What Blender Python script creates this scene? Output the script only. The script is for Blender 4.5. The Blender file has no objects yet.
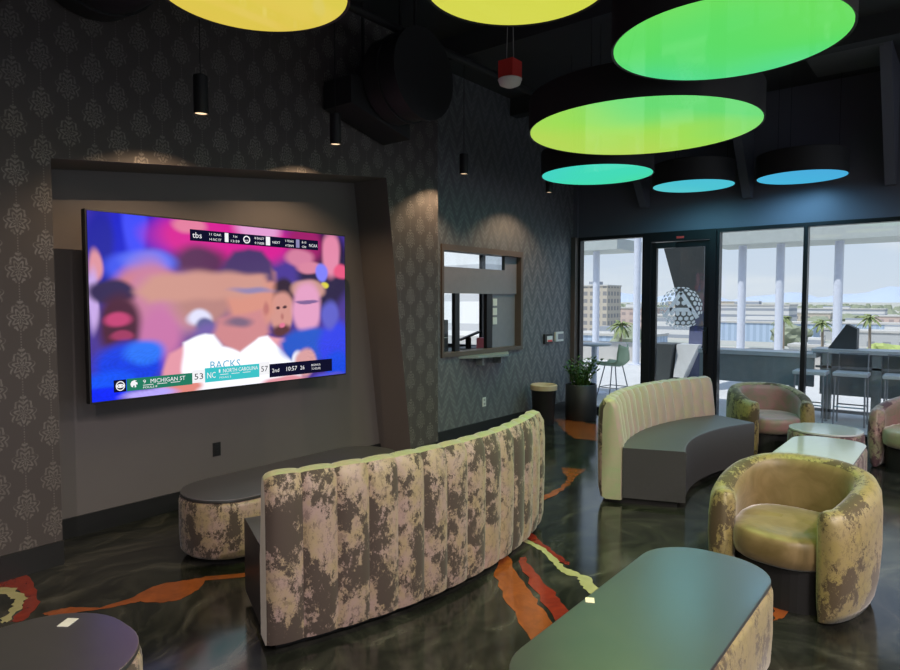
import bpy, bmesh, math, random
from math import sin, cos, pi, radians
from mathutils import Vector, Matrix
random.seed(7)
sc = bpy.context.scene
COL = sc.collection

# ------------------------------------------------------------------ materials
class NT:
    def __init__(s, name):
        s.m = bpy.data.materials.new(name); s.m.use_nodes = True
        s.t = s.m.node_tree; s.t.nodes.clear()
        s.out = s.t.nodes.new('ShaderNodeOutputMaterial')
    def n(s, typ, **kw):
        nd = s.t.nodes.new(typ)
        for k, v in kw.items(): setattr(nd, k, v)
        return nd
    def put(s, sock, v):
        if hasattr(v, 'is_linked') or isinstance(v, bpy.types.NodeSocket): s.t.links.new(v, sock)
        elif v is not None: sock.default_value = v
    def math(s, op, a, b=None, c=None, clamp=False):
        nd = s.n('ShaderNodeMath', operation=op); nd.use_clamp = clamp
        s.put(nd.inputs[0], a)
        if b is not None: s.put(nd.inputs[1], b)
        if c is not None: s.put(nd.inputs[2], c)
        return nd.outputs[0]
    def noise(s, vec, scale, detail=2, rough=.5, dist=0, four=False):
        nd = s.n('ShaderNodeTexNoise')
        s.put(nd.inputs['Vector'], vec); nd.inputs['Scale'].default_value = scale
        nd.inputs['Detail'].default_value = detail; nd.inputs['Roughness'].default_value = rough
        nd.inputs['Distortion'].default_value = dist
        return nd.outputs['Color' if four else 'Fac']
    def ramp(s, fac, pts, interp='LINEAR'):
        nd = s.n('ShaderNodeValToRGB'); cr = nd.color_ramp; cr.interpolation = interp
        while len(cr.elements) < len(pts): cr.elements.new(.5)
        for e, (p, c) in zip(cr.elements, pts):
            e.position = p; e.color = (c, c, c, 1) if isinstance(c, (int, float)) else (*c, 1)
        s.put(nd.inputs[0], fac); return nd.outputs[0]
    def mix(s, f, a, b, mode='MIX'):
        nd = s.n('ShaderNodeMix', data_type='RGBA', blend_type=mode)
        s.put(nd.inputs[0], f)
        s.put(nd.inputs[6], (*a, 1) if isinstance(a, tuple) and len(a) == 3 else a)
        s.put(nd.inputs[7], (*b, 1) if isinstance(b, tuple) and len(b) == 3 else b)
        return nd.outputs[2]
    def obj(s): return s.n('ShaderNodeTexCoord').outputs['Object']
    def pos(s): return s.n('ShaderNodeNewGeometry').outputs['Position']
    def bsdf(s, col, rough=.5, metal=0, **kw):
        b = s.n('ShaderNodeBsdfPrincipled')
        s.put(b.inputs['Base Color'], (*col, 1) if isinstance(col, tuple) else col)
        s.put(b.inputs['Roughness'], rough); s.put(b.inputs['Metallic'], metal)
        for k, v in kw.items(): s.put(b.inputs[k.replace('_', ' ')], v)
        s.t.links.new(b.outputs[0], s.out.inputs[0]); return b
    def bump(s, b, h, strength=.2, dist=.01):
        nd = s.n('ShaderNodeBump'); nd.inputs['Strength'].default_value = strength
        nd.inputs['Distance'].default_value = dist; s.put(nd.inputs['Height'], h)
        s.t.links.new(nd.outputs[0], b.inputs['Normal'])

M = {}
def simple(name, col, rough=.5, metal=0, var=.12, scale=12, **kw):
    k = NT(name)
    f = k.noise(k.obj(), scale, 4, .6)
    c = k.mix(f, tuple(x * (1 - var) for x in col), tuple(min(1, x * (1 + var)) for x in col))
    k.bsdf(c, rough, metal, **kw); M[name] = k.m; return k.m
def emit(name, col, strength):
    k = NT(name); e = k.n('ShaderNodeEmission'); e.inputs[0].default_value = (*col, 1); e.inputs[1].default_value = strength
    k.t.links.new(e.outputs[0], k.out.inputs[0]); M[name] = k.m; return k.m

simple('black_paint', (.012, .012, .014), .5)
simple('ceiling_black', (.040, .042, .046), .85, scale=3)
simple('duct_black', (.018, .018, .021), .6)
simple('frame_black', (.010, .010, .013), .35)
simple('niche_grey', (.15, .135, .135), .75, var=.06, scale=3)
simple('header_grey', (.11, .115, .15), .7, var=.06, scale=2)
simple('base_black', (.016, .017, .019), .4)
simple('plinth_black', (.008, .008, .009), .6)
simple('grey_panel', (.20, .20, .24), .45)
simple('tile_grey', (.10, .105, .11), .8)
simple('white_plastic', (.7, .7, .68), .4)
simple('red_plastic', (.75, .06, .05), .4)
simple('cable_grey', (.35, .35, .35), .4)
simple('paper', (.75, .70, .52), .8)
simple('brown_trim', (.10, .075, .065), .5)
simple('concrete', (.50, .49, .47), .9, scale=2)
simple('deck', (.56, .565, .57), .7, scale=1.5)
simple('white_metal', (.62, .66, .76), .5)
simple('canopy_white', (.42, .46, .45), .6)
simple('tower_grey', (.055, .065, .068), .6)
simple('tower_blue', (.12, .14, .25), .6)
simple('counter_grey', (.24, .27, .28), .5)
simple('counter_top', (.55, .58, .60), .4)
simple('green_plastic', (.42, .56, .36), .45)
simple('steel', (.30, .31, .33), .4, .6)
simple('bag_tan', (.50, .38, .25), .6)
simple('soil', (.03, .022, .016), .95)
simple('pink_card', (.62, .25, .45), .5)
simple('booth_wall', (.20, .19, .22), .8)
simple('fabric_dark', (.022, .022, .026), .5, scale=40)
k = NT('vinyl'); f = k.noise(k.obj(), 60, 3, .6)
b = k.bsdf(k.mix(f, (.045, .043, .048), (.060, .056, .062)), .38); k.bump(b, f, .15, .002); M['vinyl'] = k.m
# laminate table tops
k = NT('laminate'); f = k.noise(k.obj(), 5, 5, .7, 1.0)
k.bsdf(k.mix(f, (.030, .031, .036), (.050, .050, .052)), k.ramp(f, [(0, .26), (1, .34)]), IOR=2.5); M['laminate'] = k.m
k = NT('laminate_sky_sheen'); f = k.noise(k.obj(), 5, 5, .7, 1.0)  # paler copy of the laminate, sky and window reflection put into its colour
k.bsdf(k.mix(f, (.50, .52, .53), (.58, .60, .61)), .10, IOR=1.8); M['laminate_sky_sheen'] = k.m

def camo(name, light_a, light_b, dark, thr, scale, seed=0):
    k = NT(name)
    ch = k.n('ShaderNodeAttribute', attribute_name='channel'); va = k.n('ShaderNodeVectorMath', operation='MULTIPLY_ADD'); k.put(va.inputs[0], ch.outputs['Vector']); va.inputs[1].default_value = (3, 3, 3); k.put(va.inputs[2], k.obj())
    mp = k.n('ShaderNodeMapping'); k.put(mp.inputs[0], va.outputs[0]); mp.inputs['Location'].default_value = (seed, seed * 2, 0); mp.inputs['Scale'].default_value = (1, 1, .75)
    v = mp.outputs[0]
    big = k.noise(v, scale * .30, 1, .5)
    mid = k.noise(v, scale * 1.3, 9, .80, .1)
    f = k.math('ADD', k.math('MULTIPLY', mid, .62), k.math('MULTIPLY', big, .44))
    mask = k.ramp(f, [(thr, 0), (thr + .012, 1)])
    tone = k.noise(v, scale * .7, 3, .6)
    light = k.mix(k.ramp(tone, [(.38, 0), (.62, 1)]), light_a, light_b)
    fine = k.noise(v, 260, 2, .6)
    light = k.mix(k.math('MULTIPLY', fine, .25), light, (.05, .045, .035))
    mid2 = k.noise(v, scale * 2.2, 8, .8)
    light = k.mix(k.math('MULTIPLY', k.ramp(mid2, [(.53, 0), (.55, 1)]), .45), light, dark)
    c = k.mix(mask, light, dark)
    b = k.bsdf(c, k.ramp(mask, [(0, .42), (1, .8)]), Sheen_Weight=.25, Sheen_Roughness=.4)
    k.bump(b, mask, .25, .002); M[name] = k.m
camo('camo', (.36, .275, .165), (.37, .265, .235), (.060, .043, .034), .532, 17)
camo('camo_gold', (.31, .245, .085), (.29, .225, .10), (.075, .052, .025), .535, 16, 3)
camo('camo_pink', (.40, .25, .24), (.30, .29, .18), (.10, .05, .06), .55, 16, 6)
def velvet(name, a, b_):
    k = NT(name); v = k.obj(); f = k.noise(v, 5, 4, .6, 1.5); g = k.noise(v, 40, 3, .6)
    c = k.mix(k.ramp(f, [(.35, 0), (.65, 1)]), a, b_)
    b = k.bsdf(c, .45, Sheen_Weight=.6, Sheen_Roughness=.35)
    k.bump(b, k.math('ADD', f, k.math('MULTIPLY', g, .15)), .25, .01); M[name] = k.m
velvet('velvet_pink', (.42, .29, .27), (.36, .31, .22))
velvet('velvet_gold', (.15, .105, .04), (.22, .155, .07))
velvet('velvet_rose', (.33, .17, .18), (.22, .19, .14))
velvet('velvet_green', (.30, .34, .20), (.36, .32, .22))
velvet('velvet_tan', (.40, .36, .24), (.44, .36, .28))

# wallpaper one : staggered medallions on beaded chains
k = NT('damask_medallion')
sp = k.n('ShaderNodeSeparateXYZ'); k.put(sp.inputs[0], k.pos()); U, V = sp.outputs[1], sp.outputs[2]
def lattice(k, U, V, pu, pv, ou, ov):
    a = k.math('MULTIPLY', k.math('SUBTRACT', k.math('FRACT', k.math('ADD', k.math('DIVIDE', U, pu), ou)), .5), pu)
    b = k.math('MULTIPLY', k.math('SUBTRACT', k.math('FRACT', k.math('ADD', k.math('DIVIDE', V, pv), ov)), .5), pv)
    return a, b
tot = None
for ou, ov in ((.77, .0), (.27, .5)):
    a, b = lattice(k, U, V, .30, .285, ou, ov)
    a1 = k.math('DIVIDE', a, .078)
    b1 = k.math('DIVIDE', k.math('ADD', b, .02), .088)
    r = k.math('SQRT', k.math('ADD', k.math('MULTIPLY', a1, a1), k.math('MULTIPLY', b1, b1)))
    th = k.math('ARCTAN2', a1, b1)
    top = k.math('MULTIPLY', k.math('POWER', k.math('MAXIMUM', k.math('COSINE', th), 0), 8), .35)
    edge = k.math('ADD', k.math('MULTIPLY', k.math('ABSOLUTE', k.math('COSINE', k.math('MULTIPLY', th, 4.5))), .24), k.math('ADD', top, .72))
    ins = k.math('MULTIPLY', k.math('SUBTRACT', edge, r), 14, clamp=True)
    fil = k.math('SINE', k.math('ADD', k.math('MULTIPLY', r, 17), k.math('MULTIPLY', k.math('COSINE', k.math('MULTIPLY', th, 7)), 2.4)))
    fil = k.math('ADD', k.math('MULTIPLY', fil, 1.4), .55, clamp=True)
    med = k.math('MULTIPLY', ins, fil)
    stem = k.math('LESS_THAN', k.math('ABSOLUTE', a), .0035)
    dots = k.math('GREATER_THAN', k.math('SINE', k.math('MULTIPLY', b, 2 * pi / .017)), -.1)
    st = k.math('MULTIPLY', stem, dots)
    one = k.math('MAXIMUM', med, k.math('MULTIPLY', st, .8))
    tot = one if tot is None else k.math('MAXIMUM', tot, one)
wear = k.noise(k.pos(), 45, 3, .7)
tot = k.math('MULTIPLY', tot, k.ramp(wear, [(.3, .35), (.6, 1)]))
c = k.mix(tot, (.066, .056, .056), (.185, .168, .160))
k.bsdf(c, k.ramp(tot, [(0, .6), (1, .38)]), k.math('MULTIPLY', tot, .3)); M['damask_medallion'] = k.m
# wallpaper two : ogee diamonds
k = NT('damask_ogee')
sp = k.n('ShaderNodeSeparateXYZ'); k.put(sp.inputs[0], k.pos()); U, V = sp.outputs[1], sp.outputs[2]
tri = k.math('ABSOLUTE', k.math('SUBTRACT', k.math('FRACT', k.math('DIVIDE', U, .28)), .5))
ph = k.math('FRACT', k.math('SUBTRACT', k.math('DIVIDE', V, .30), k.math('MULTIPLY', tri, 2.2)))
line = k.math('ABSOLUTE', k.math('SUBTRACT', ph, .5))
band = k.math('MULTIPLY', k.math('SUBTRACT', line, .17), 12, clamp=True)
vein = k.math('ADD', k.math('MULTIPLY', k.math('SINE', k.math('ADD', k.math('MULTIPLY', ph, 31), k.math('MULTIPLY', k.math('SINE', k.math('MULTIPLY', tri, 50)), 1.2))), .6), .6, clamp=True)
tot = k.math('MULTIPLY', band, vein)
c = k.mix(tot, (.105, .108, .122), (.20, .205, .215))
k.bsdf(c, k.ramp(tot, [(0, .65), (1, .42)]), k.math('MULTIPLY', tot, .3)); M['damask_ogee'] = k.m

# epoxy floor
k = NT('epoxy'); v = k.pos()
w = k.noise(v, .8, 3, .5, 0, True)
vv = k.n('ShaderNodeVectorMath', operation='MULTIPLY_ADD'); k.put(vv.inputs[0], w); vv.inputs[1].default_value = (1.6, 1.6, 0); k.put(vv.inputs[2], v)
mp = k.n('ShaderNodeMapping'); k.put(mp.inputs[0], vv.outputs[0]); mp.inputs['Scale'].default_value = (2.2, .8, 1); mp.inputs['Rotation'].default_value = (0, 0, .5)
f = k.noise(mp.outputs[0], 2.6, 10, .66, .5)
c = k.ramp(f, [(.32, (.006, .006, .006)), (.47, (.014, .015, .013)), (.57, (.028, .028, .024)), (.66, (.055, .053, .046)), (.76, (.11, .105, .095))])
b = k.bsdf(c, .13, Specular_IOR_Level=.5)
k.bump(b, k.noise(v, 3, 2), .05, .02); M['epoxy'] = k.m
def inlay(name, a, b_):
    k = NT(name); f = k.noise(k.pos(), 9, 6, .65, .6)
    k.bsdf(k.mix(k.ramp(f, [(.3, 0), (.7, 1)]), a, b_), .14); M[name] = k.m
inlay('inlay_orange', (.30, .075, .018), (.17, .045, .014))
inlay('inlay_red', (.26, .030, .015), (.13, .015, .010))
inlay('inlay_cream', (.42, .38, .22), (.30, .30, .14))

# glass : thin pane
k = NT('glass')
tr = k.n('ShaderNodeBsdfTransparent'); tr.inputs[0].default_value = (.96, .975, .98, 1)
gl = k.n('ShaderNodeBsdfGlossy'); gl.inputs['Roughness'].default_value = .02
gi = k.n('ShaderNodeNewGeometry'); dp = k.n('ShaderNodeVectorMath', operation='DOT_PRODUCT'); k.t.links.new(gi.outputs['Incoming'], dp.inputs[0]); k.t.links.new(gi.outputs['Normal'], dp.inputs[1])
fr = k.math('ADD', k.math('MULTIPLY', k.math('POWER', k.math('SUBTRACT', 1, k.math('ABSOLUTE', dp.outputs['Value'])), 5), .9), .035)
mx = k.n('ShaderNodeMixShader'); k.t.links.new(fr, mx.inputs[0]); k.t.links.new(tr.outputs[0], mx.inputs[1]); k.t.links.new(gl.outputs[0], mx.inputs[2])
k.t.links.new(mx.outputs[0], k.out.inputs[0]); M['glass'] = k.m
k = NT('decal_white'); di = k.n('ShaderNodeBsdfDiffuse'); di.inputs[0].default_value = (.8, .8, .8, 1); tl = k.n('ShaderNodeBsdfTranslucent'); tl.inputs[0].default_value = (.9, .9, .9, 1); ms = k.n('ShaderNodeMixShader'); ms.inputs[0].default_value = .8; k.t.links.new(di.outputs[0], ms.inputs[1]); k.t.links.new(tl.outputs[0], ms.inputs[2]); k.t.links.new(ms.outputs[0], k.out.inputs[0]); M['decal_white'] = k.m
k = NT('frosted'); b = k.bsdf((.75, .78, .8), .5); M['frosted'] = k.m
# leaves
k = NT('leaf'); f = k.noise(k.obj(), 30, 3)
k.bsdf(k.mix(f, (.035, .09, .02), (.10, .20, .04)), .35); M['leaf'] = k.m
for nm, a, b_ in (('palm_leaf', (.16, .22, .08), (.28, .32, .14)), ('tree_leaf', (.20, .23, .16), (.30, .33, .24)), ('tree_light', (.30, .38, .10), (.42, .48, .18))):
    k = NT(nm); f = k.noise(k.obj(), 2, 4, .7); k.bsdf(k.mix(f, a, b_), .8); M[nm] = k.m
simple('trunk', (.26, .21, .16), .9)
# ground of the city
k = NT('city_ground'); v = k.pos()
mp = k.n('ShaderNodeMapping'); k.put(mp.inputs[0], v); mp.inputs['Scale'].default_value = (.012, .03, 1)
vo = k.n('ShaderNodeTexVoronoi'); k.put(vo.inputs['Vector'], mp.outputs[0]); vo.inputs['Scale'].default_value = 1
f = k.noise(v, .02, 6, .7)
c = k.ramp(vo.outputs['Color'], [(.2, (.42, .41, .38)), (.45, (.52, .50, .38)), (.6, (.34, .37, .33)), (.8, (.55, .53, .48))], 'CONSTANT')
k.bsdf(k.mix(f, c, (.40, .40, .36)), .9); M['city_ground'] = k.m
k = NT('mountain'); f = k.noise(k.pos(), .002, 5, .6); k.bsdf(k.mix(f, (.40, .47, .60), (.44, .51, .63)), 1); M['mountain'] = k.m  # distance haze is mixed into the pale blue colour
def windows_mat(name, wall, glass, pw, ph, fw=.6, fh=.55):
    k = NT(name); sp = k.n('ShaderNodeSeparateXYZ'); k.put(sp.inputs[0], k.obj())
    ux = k.math('ADD', sp.outputs[0], sp.outputs[1])
    a = k.math('FRACT', k.math('DIVIDE', ux, pw)); b = k.math('FRACT', k.math('DIVIDE', sp.outputs[2], ph))
    m = k.math('MULTIPLY', k.math('LESS_THAN', a, fw), k.math('LESS_THAN', b, fh))
    k.bsdf(k.mix(m, wall, glass), .8); M[name] = k.m
windows_mat('b_beige', (.50, .45, .38), (.25, .25, .26), 3, 3.2)  # pale walls and weak window contrast partly stand in for distance haze
windows_mat('b_white', (.62, .62, .62), (.30, .33, .38), 60, 3.0, 1.0, .42)
windows_mat('b_bright', (.85, .84, .84), (.6, .6, .62), 60, 3.4, 1.0, .25)
windows_mat('b_blue', (.42, .52, .66), (.34, .43, .56), 2, 40, .5, 1)
windows_mat('b_grey', (.45, .46, .47), (.28, .29, .31), 4, 4, .5, .4)
windows_mat('b_pink', (.56, .44, .40), (.36, .30, .30), 4, 3.4, .5, .4)
simple('car_blue', (.08, .2, .45), .5); simple('car_white', (.7, .7, .7), .4)

# ------------------------------------------------------------------ mesh helpers
def link(o, parent=None):
    COL.objects.link(o)
    if parent is not None: o.parent = parent
    return o
def mesh(name, verts, faces, mats, parent=None, loc=(0, 0, 0), rz=0, fm=None, smooth=False, bev=0, sharp=None):
    me = bpy.data.meshes.new(name); me.from_pydata([tuple(v) for v in verts], [], faces)
    for m in (mats if isinstance(mats, (list, tuple)) else [mats]): me.materials.append(M[m] if isinstance(m, str) else m)
    if fm: me.polygons.foreach_set('material_index', fm)
    bm = bmesh.new(); bm.from_mesh(me)
    bmesh.ops.recalc_face_normals(bm, faces=bm.faces)
    if bev: bmesh.ops.bevel(bm, geom=[e for e in bm.edges if e.calc_face_angle(0) > .6], offset=bev, segments=2, affect='EDGES', profile=.7)
    bm.to_mesh(me); bm.free()
    if smooth:
        me.polygons.foreach_set('use_smooth', [True] * len(me.polygons))
        me.set_sharp_from_angle(angle=sharp if sharp else radians(50))
    me.update()
    o = bpy.data.objects.new(name, me); o.location = loc; o.rotation_euler = (0, 0, rz)
    return link(o, parent)
class MB:
    def __init__(s): s.v = []; s.f = []; s.m = []; s.cur = 0
    def add(s, v, f):
        n = len(s.v); s.v += [tuple(p) for p in v]; s.f += [tuple(i + n for i in q) for q in f]; s.m += [s.cur] * len(f); return s
    def box(s, x0, x1, y0, y1, z0, z1):
        return s.add([(x, y, z) for x in (x0, x1) for y in (y0, y1) for z in (z0, z1)],
                     [(0, 1, 3, 2), (4, 6, 7, 5), (0, 4, 5, 1), (2, 3, 7, 6), (0, 2, 6, 4), (1, 5, 7, 3)])
    def quad(s, *p): return s.add(p, [tuple(range(len(p)))])
    def prism(s, pts, z0, z1):
        n = len(pts)
        return s.add([(x, y, z0) for x, y in pts] + [(x, y, z1) for x, y in pts],
                     [tuple(range(n))[::-1], tuple(range(n, 2 * n))] + [(i, (i + 1) % n, n + (i + 1) % n, n + i) for i in range(n)])
    def lathe(s, prof, n=24, c=(0, 0), capb=True, capt=True):
        v = []; f = []
        for r, z in prof:
            for i in range(n): v.append((c[0] + r * cos(2 * pi * i / n), c[1] + r * sin(2 * pi * i / n), z))
        for j in range(len(prof) - 1):
            for i in range(n): f.append((j * n + i, j * n + (i + 1) % n, (j + 1) * n + (i + 1) % n, (j + 1) * n + i))
        if capb: f.append(tuple(range(n))[::-1])
        if capt: f.append(tuple(range((len(prof) - 1) * n, len(prof) * n)))
        return s.add(v, f)
    def tube(s, pts, r, n=8):
        pts = [Vector(p) for p in pts]; v = []; f = []; m = len(pts)
        for i, p in enumerate(pts):
            d = (pts[min(i + 1, m - 1)] - pts[max(i - 1, 0)]).normalized()
            a = d.cross(Vector((0, 0, 1)) if abs(d.z) < .95 else Vector((1, 0, 0))).normalized(); b = d.cross(a)
            rr = r[i] if isinstance(r, (list, tuple)) else r
            for q in range(n): v.append(p + a * rr * cos(2 * pi * q / n) + b * rr * sin(2 * pi * q / n))
        for i in range(m - 1):
            for q in range(n): f.append((i * n + q, i * n + (q + 1) % n, (i + 1) * n + (q + 1) % n, (i + 1) * n + q))
        f.append(tuple(range(n))); f.append(tuple(range((m - 1) * n, m * n))[::-1])
        return s.add(v, f)
    def build(s, name, mats, parent=None, **kw): return mesh(name, s.v, s.f, mats, parent, fm=s.m, **kw)
def thing(name, label, cat, loc=(0, 0, 0), rz=0, group=None):
    o = bpy.data.objects.new(name, None); o.empty_display_size = .1; link(o); o.location = loc; o.rotation_euler = (0, 0, rz)
    o['label'] = label; o['category'] = cat
    if group: o['group'] = group
    return o
def tag(o, label, cat, group=None, kind=None):
    o['label'] = label; o['category'] = cat
    if group: o['group'] = group
    if kind: o['kind'] = kind
    return o
def struct(o, label=None, cat=None):
    o['kind'] = 'structure'
    if label: o['label'] = label
    if cat: o['category'] = cat
    return o
def copy_tree(o, parent=None):
    c = o.copy(); COL.objects.link(c); c.parent = parent
    for ch in [x for x in o.children]: copy_tree(ch, c)
    return c

# ------------------------------------------------------------------ camera
F = 650.0
cam = bpy.data.cameras.new('camera'); co = bpy.data.objects.new('camera', cam); link(co)
cam.sensor_fit = 'HORIZONTAL'; cam.sensor_width = 36; cam.lens = F / 900 * 36; cam.clip_end = 20000; cam.clip_start = .05
co.location = (0, 0, 1.65); co.rotation_euler = (pi / 2 - math.atan(34 / 650), 0, radians(38.7))
sc.camera = co

# ------------------------------------------------------------------ room shell
WX, NX, W2, YW = -4.41, -4.86, -4.72, 8.90      # front wallpaper wall, niche back, second wallpaper wall, glazed wall
CH = 4.25
fl = MB(); fl.box(-5.2, 5.0, -4.5, YW + .02, -.2, 0)
def ragged(pts, amp=.02, seed=1, sub=5):
    rnd = random.Random(seed); out = []
    for i in range(len(pts)):
        a = Vector(pts[i]); b = Vector(pts[(i + 1) % len(pts)]); d = b - a
        nrm = Vector((-d.y, d.x)).normalized() if d.length > 1e-6 else Vector((0, 0))
        for q in range(sub):
            out.append(tuple(a + d * q / sub + nrm * rnd.uniform(-amp, amp)))
    return out
INL = [
 (1, [(-3.78,1.27),(-3.77,1.33),(-3.74,1.39),(-3.61,1.49),(-3.59,1.64),(-3.64,1.78),(-3.63,1.86),(-3.55,2.0),(-3.53,2.06),(-3.39,2.24),(-3.34,2.21),(-3.48,2.03),(-3.4,1.94),(-3.36,1.81),(-3.41,1.72),(-3.51,1.66),(-3.56,1.54),(-3.64,1.4),(-3.71,1.28)], .005),
 (2, [(-4.44,1.22),(-4.40,1.40),(-4.11,1.36),(-3.94,1.31),(-3.8,1.22),(-3.77,1.16),(-3.81,1.13),(-3.91,1.22),(-4.02,1.27),(-4.2,1.29),(-4.34,1.2)], .01),
 (3, [(-4.36,1.20),(-4.23,1.29),(-4.04,1.28),(-3.92,1.22),(-3.82,1.12),(-3.84,1.08),(-3.95,1.18),(-4.06,1.235),(-4.17,1.24),(-4.27,1.17)], .014),
 (1, [(-2.78,4.69),(-2.79,4.9),(-2.78,5.03),(-2.87,5.33),(-3.12,5.65),(-2.91,5.76),(-2.8,5.3),(-2.73,4.99),(-2.71,4.64)], .015),
 (1, [(-4.49,7.97),(-4.06,7.4),(-3.68,7.0),(-3.39,7.02),(-3.78,7.89),(-4.26,8.05)], .03),
 (1, [(-2.18,3.15),(-1.93,2.91),(-1.5,2.55),(-1.35,2.72),(-1.67,2.9),(-1.86,3.07),(-2.1,3.27),(-2.25,3.42),(-2.5,3.7),(-2.55,3.6),(-2.3,3.35)], .012),
 (2, [(-2.19,3.43),(-1.9,3.14),(-1.62,2.9),(-1.45,2.95),(-1.67,3.08),(-1.82,3.2),(-2.02,3.34),(-2.21,3.52)], .015),
 (3, [(-2.37,3.79),(-2.18,3.73),(-2.03,3.64),(-1.93,3.53),(-1.83,3.51),(-1.72,3.48),(-1.60,3.38),(-1.4,3.3),(-1.4,3.22),(-1.63,3.30),(-1.72,3.36),(-1.78,3.44),(-1.90,3.45),(-1.97,3.50),(-2.07,3.60),(-2.20,3.68),(-2.34,3.73)], .012),
 (2, [(-2.40,3.92),(-2.24,3.80),(-2.12,3.73),(-1.95,3.62),(-1.9,3.56),(-1.99,3.58),(-2.16,3.72),(-2.36,3.80)], .012),
 (1, [(-.79,3.8),(-.71,3.82),(-.71,3.67),(-.74,3.59)], .01),
 (2, [(-.30,4.9),(-.2,5.6),(.1,6.0),(.25,5.2),(-.02,4.7),(-.2,4.6)], .012),  # reddish floor reflection painted in as an inlay patch
 (1, [(-3.2,8.5),(-2.6,8.1),(-2.3,8.3),(-2.7,8.7)], .03),
]
for i, (mi, pts, amp) in enumerate(INL):
    pp = ragged(pts, amp, i + 3)
    fl.cur = mi; zz = .0010 + .00015 * i
    fl.add([(x, y, zz) for x, y in pp], [tuple(range(len(pp)))])
fo = fl.build('floor', ['epoxy', 'inlay_orange', 'inlay_red', 'inlay_cream'])
struct(fo)
for p in fo.data.polygons:
    pass
struct(MB().box(-9.2, 5.2, -4.7, YW + .25, CH, CH + .3).build('ceiling', 'ceiling_black'))
# left wall with slanted niche opening
w = MB()
ys, yr, yb = 1.61, 4.53, 4.885
w.quad((WX, -4.5, 0), (WX, ys, 0), (WX, ys, CH), (WX, -4.5, CH))
w.quad((WX, ys, 2.52), (WX, yr, 2.83), (WX, yr, CH), (WX, ys, CH))
w.quad((WX, yr, 2.83), (WX, yb, 0), (WX, 5.30, 0), (WX, 5.30, CH), (WX, yr, CH))
w.quad((WX, 5.30, 0), (W2, 5.30, 0), (W2, 5.30, CH), (WX, 5.30, CH))
w.cur = 1
w.quad((WX, ys, 0), (NX, ys, 0), (NX, ys, 2.52), (WX, ys, 2.52))
w.quad((WX, ys, 2.52), (NX, ys, 2.52), (NX, yr, 2.83), (WX, yr, 2.83))
w.quad((WX, yr, 2.83), (NX, yr, 2.83), (NX, yb, 0), (WX, yb, 0))
w.quad((NX, ys, 0), (NX, yb, 0), (NX, yr, 2.83), (NX, ys, 2.52))
struct(w.build('wall_left', ['damask_medallion', 'niche_grey']))
# second wallpaper wall with ticket window hole
TY0, TY1, TZ0, TZ1 = 5.72, 7.43, 1.0, 2.30
w = MB()
w.box(W2 - .15, W2, 5.30, YW, 0, TZ0); w.box(W2 - .15, W2, 5.30, YW, TZ1, CH)
w.box(W2 - .15, W2, 5.30, TY0, TZ0, TZ1); w.box(W2 - .15, W2, TY1, YW, TZ0, TZ1)
struct(w.build('wall_ticket', 'damask_ogee'))
# skirtings
struct(MB().box(WX, WX + .018, -4.5, ys, 0, .15).build('baseboard_left', 'base_black'))
struct(MB().box(NX, NX + .018, ys, yb, 0, .14).build('baseboard_niche', 'base_black'))
struct(MB().box(WX, WX + .018, yb, 5.30, 0, .15).build('baseboard_pier', 'base_black'))
struct(MB().box(W2, W2 + .018, 5.30, YW - .12, 0, .15).build('baseboard_ticket', 'base_black'))
# wall above the glazing, corner trim
HZ = 2.60
struct(MB().box(-4.72, 5.0, YW, YW + .2, HZ, CH).build('wall_far', 'header_grey'))
struct(MB().box(-4.72, -4.65, YW - .10, YW, 0, HZ).build('trim_1', 'brown_trim'))
struct(MB().box(-4.72, -4.65, YW - .04, YW, HZ, CH).build('trim_2', 'header_grey'))
# unseen back and right walls; right wall openings added to let in fill daylight
struct(MB().box(-4.41, 5.0, -4.7, -4.5, 0, CH).build('wall_back', 'header_grey'))
w = MB(); w.box(4.8, 5.0, -4.5, YW, 0, .5); w.box(4.8, 5.0, -4.5, YW, 3.4, CH)
for y in (-4.5, -1.3, 2.0, 5.3, 8.6): w.box(4.8, 5.0, y, y + .3, .5, 3.4)
struct(w.build('wall_right', 'header_grey'))
# booth behind the ticket window
struct(MB().box(-8.6, -8.5, 5.2, YW, 0, CH).build('wall_booth_left', 'booth_wall'))
struct(MB().box(-8.5, W2 - .15, 5.2, 5.3, 0, CH).build('wall_booth_back', 'booth_wall'))
struct(MB().box(-8.6, W2 - .15, 5.2, YW, -.2, 0).build('floor_booth', 'booth_wall'))
w = MB(); w.box(-8.6, -7.9, YW, YW + .2, 0, CH); w.box(-5.0, -4.72, YW, YW + .2, 0, CH); w.box(-7.9, -5.0, YW, YW + .2, 0, .85); w.box(-7.9, -5.0, YW, YW + .2, 2.9, CH)
struct(w.build('wall_booth_far', 'booth_wall'))

# glazing
def glazed(name, x0, x1, frame_l, frame_r):
    r = bpy.data.objects.new(name, None); link(r); r.location = (x0, YW, 0); struct(r)
    f = MB(); W = x1 - x0
    f.box(0, frame_l, 0, .12, 0, HZ); f.box(W - frame_r, W, 0, .12, 0, HZ); f.box(frame_l, W - frame_r, 0, .12, HZ - .05, HZ); f.box(frame_l, W - frame_r, 0, .12, 0, .07)
    f.build('window_frame', 'frame_black', r)
    MB().box(frame_l, W - frame_r, .055, .063, .07, HZ - .05).build('pane', 'glass', r)
    return r
glazed('window_1', -4.65, -3.62, .035, .03)
glazed('window_2', -2.64, -1.60, .04, .02)
glazed('window_3', -1.60, .60, .03, .03)
glazed('window_4', .60, 2.80, .03, .03)
glazed('window_5', 2.80, 5.0, .03, .03)
d = bpy.data.objects.new('door_1', None); link(d); d.location = (-3.62, YW, 0); struct(d)
f = MB(); f.box(0, .10, -.02, .14, 0, HZ); f.box(.90, .98, -.02, .14, 0, HZ); f.box(.10, .90, -.02, .14, 2.47, HZ)
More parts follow.
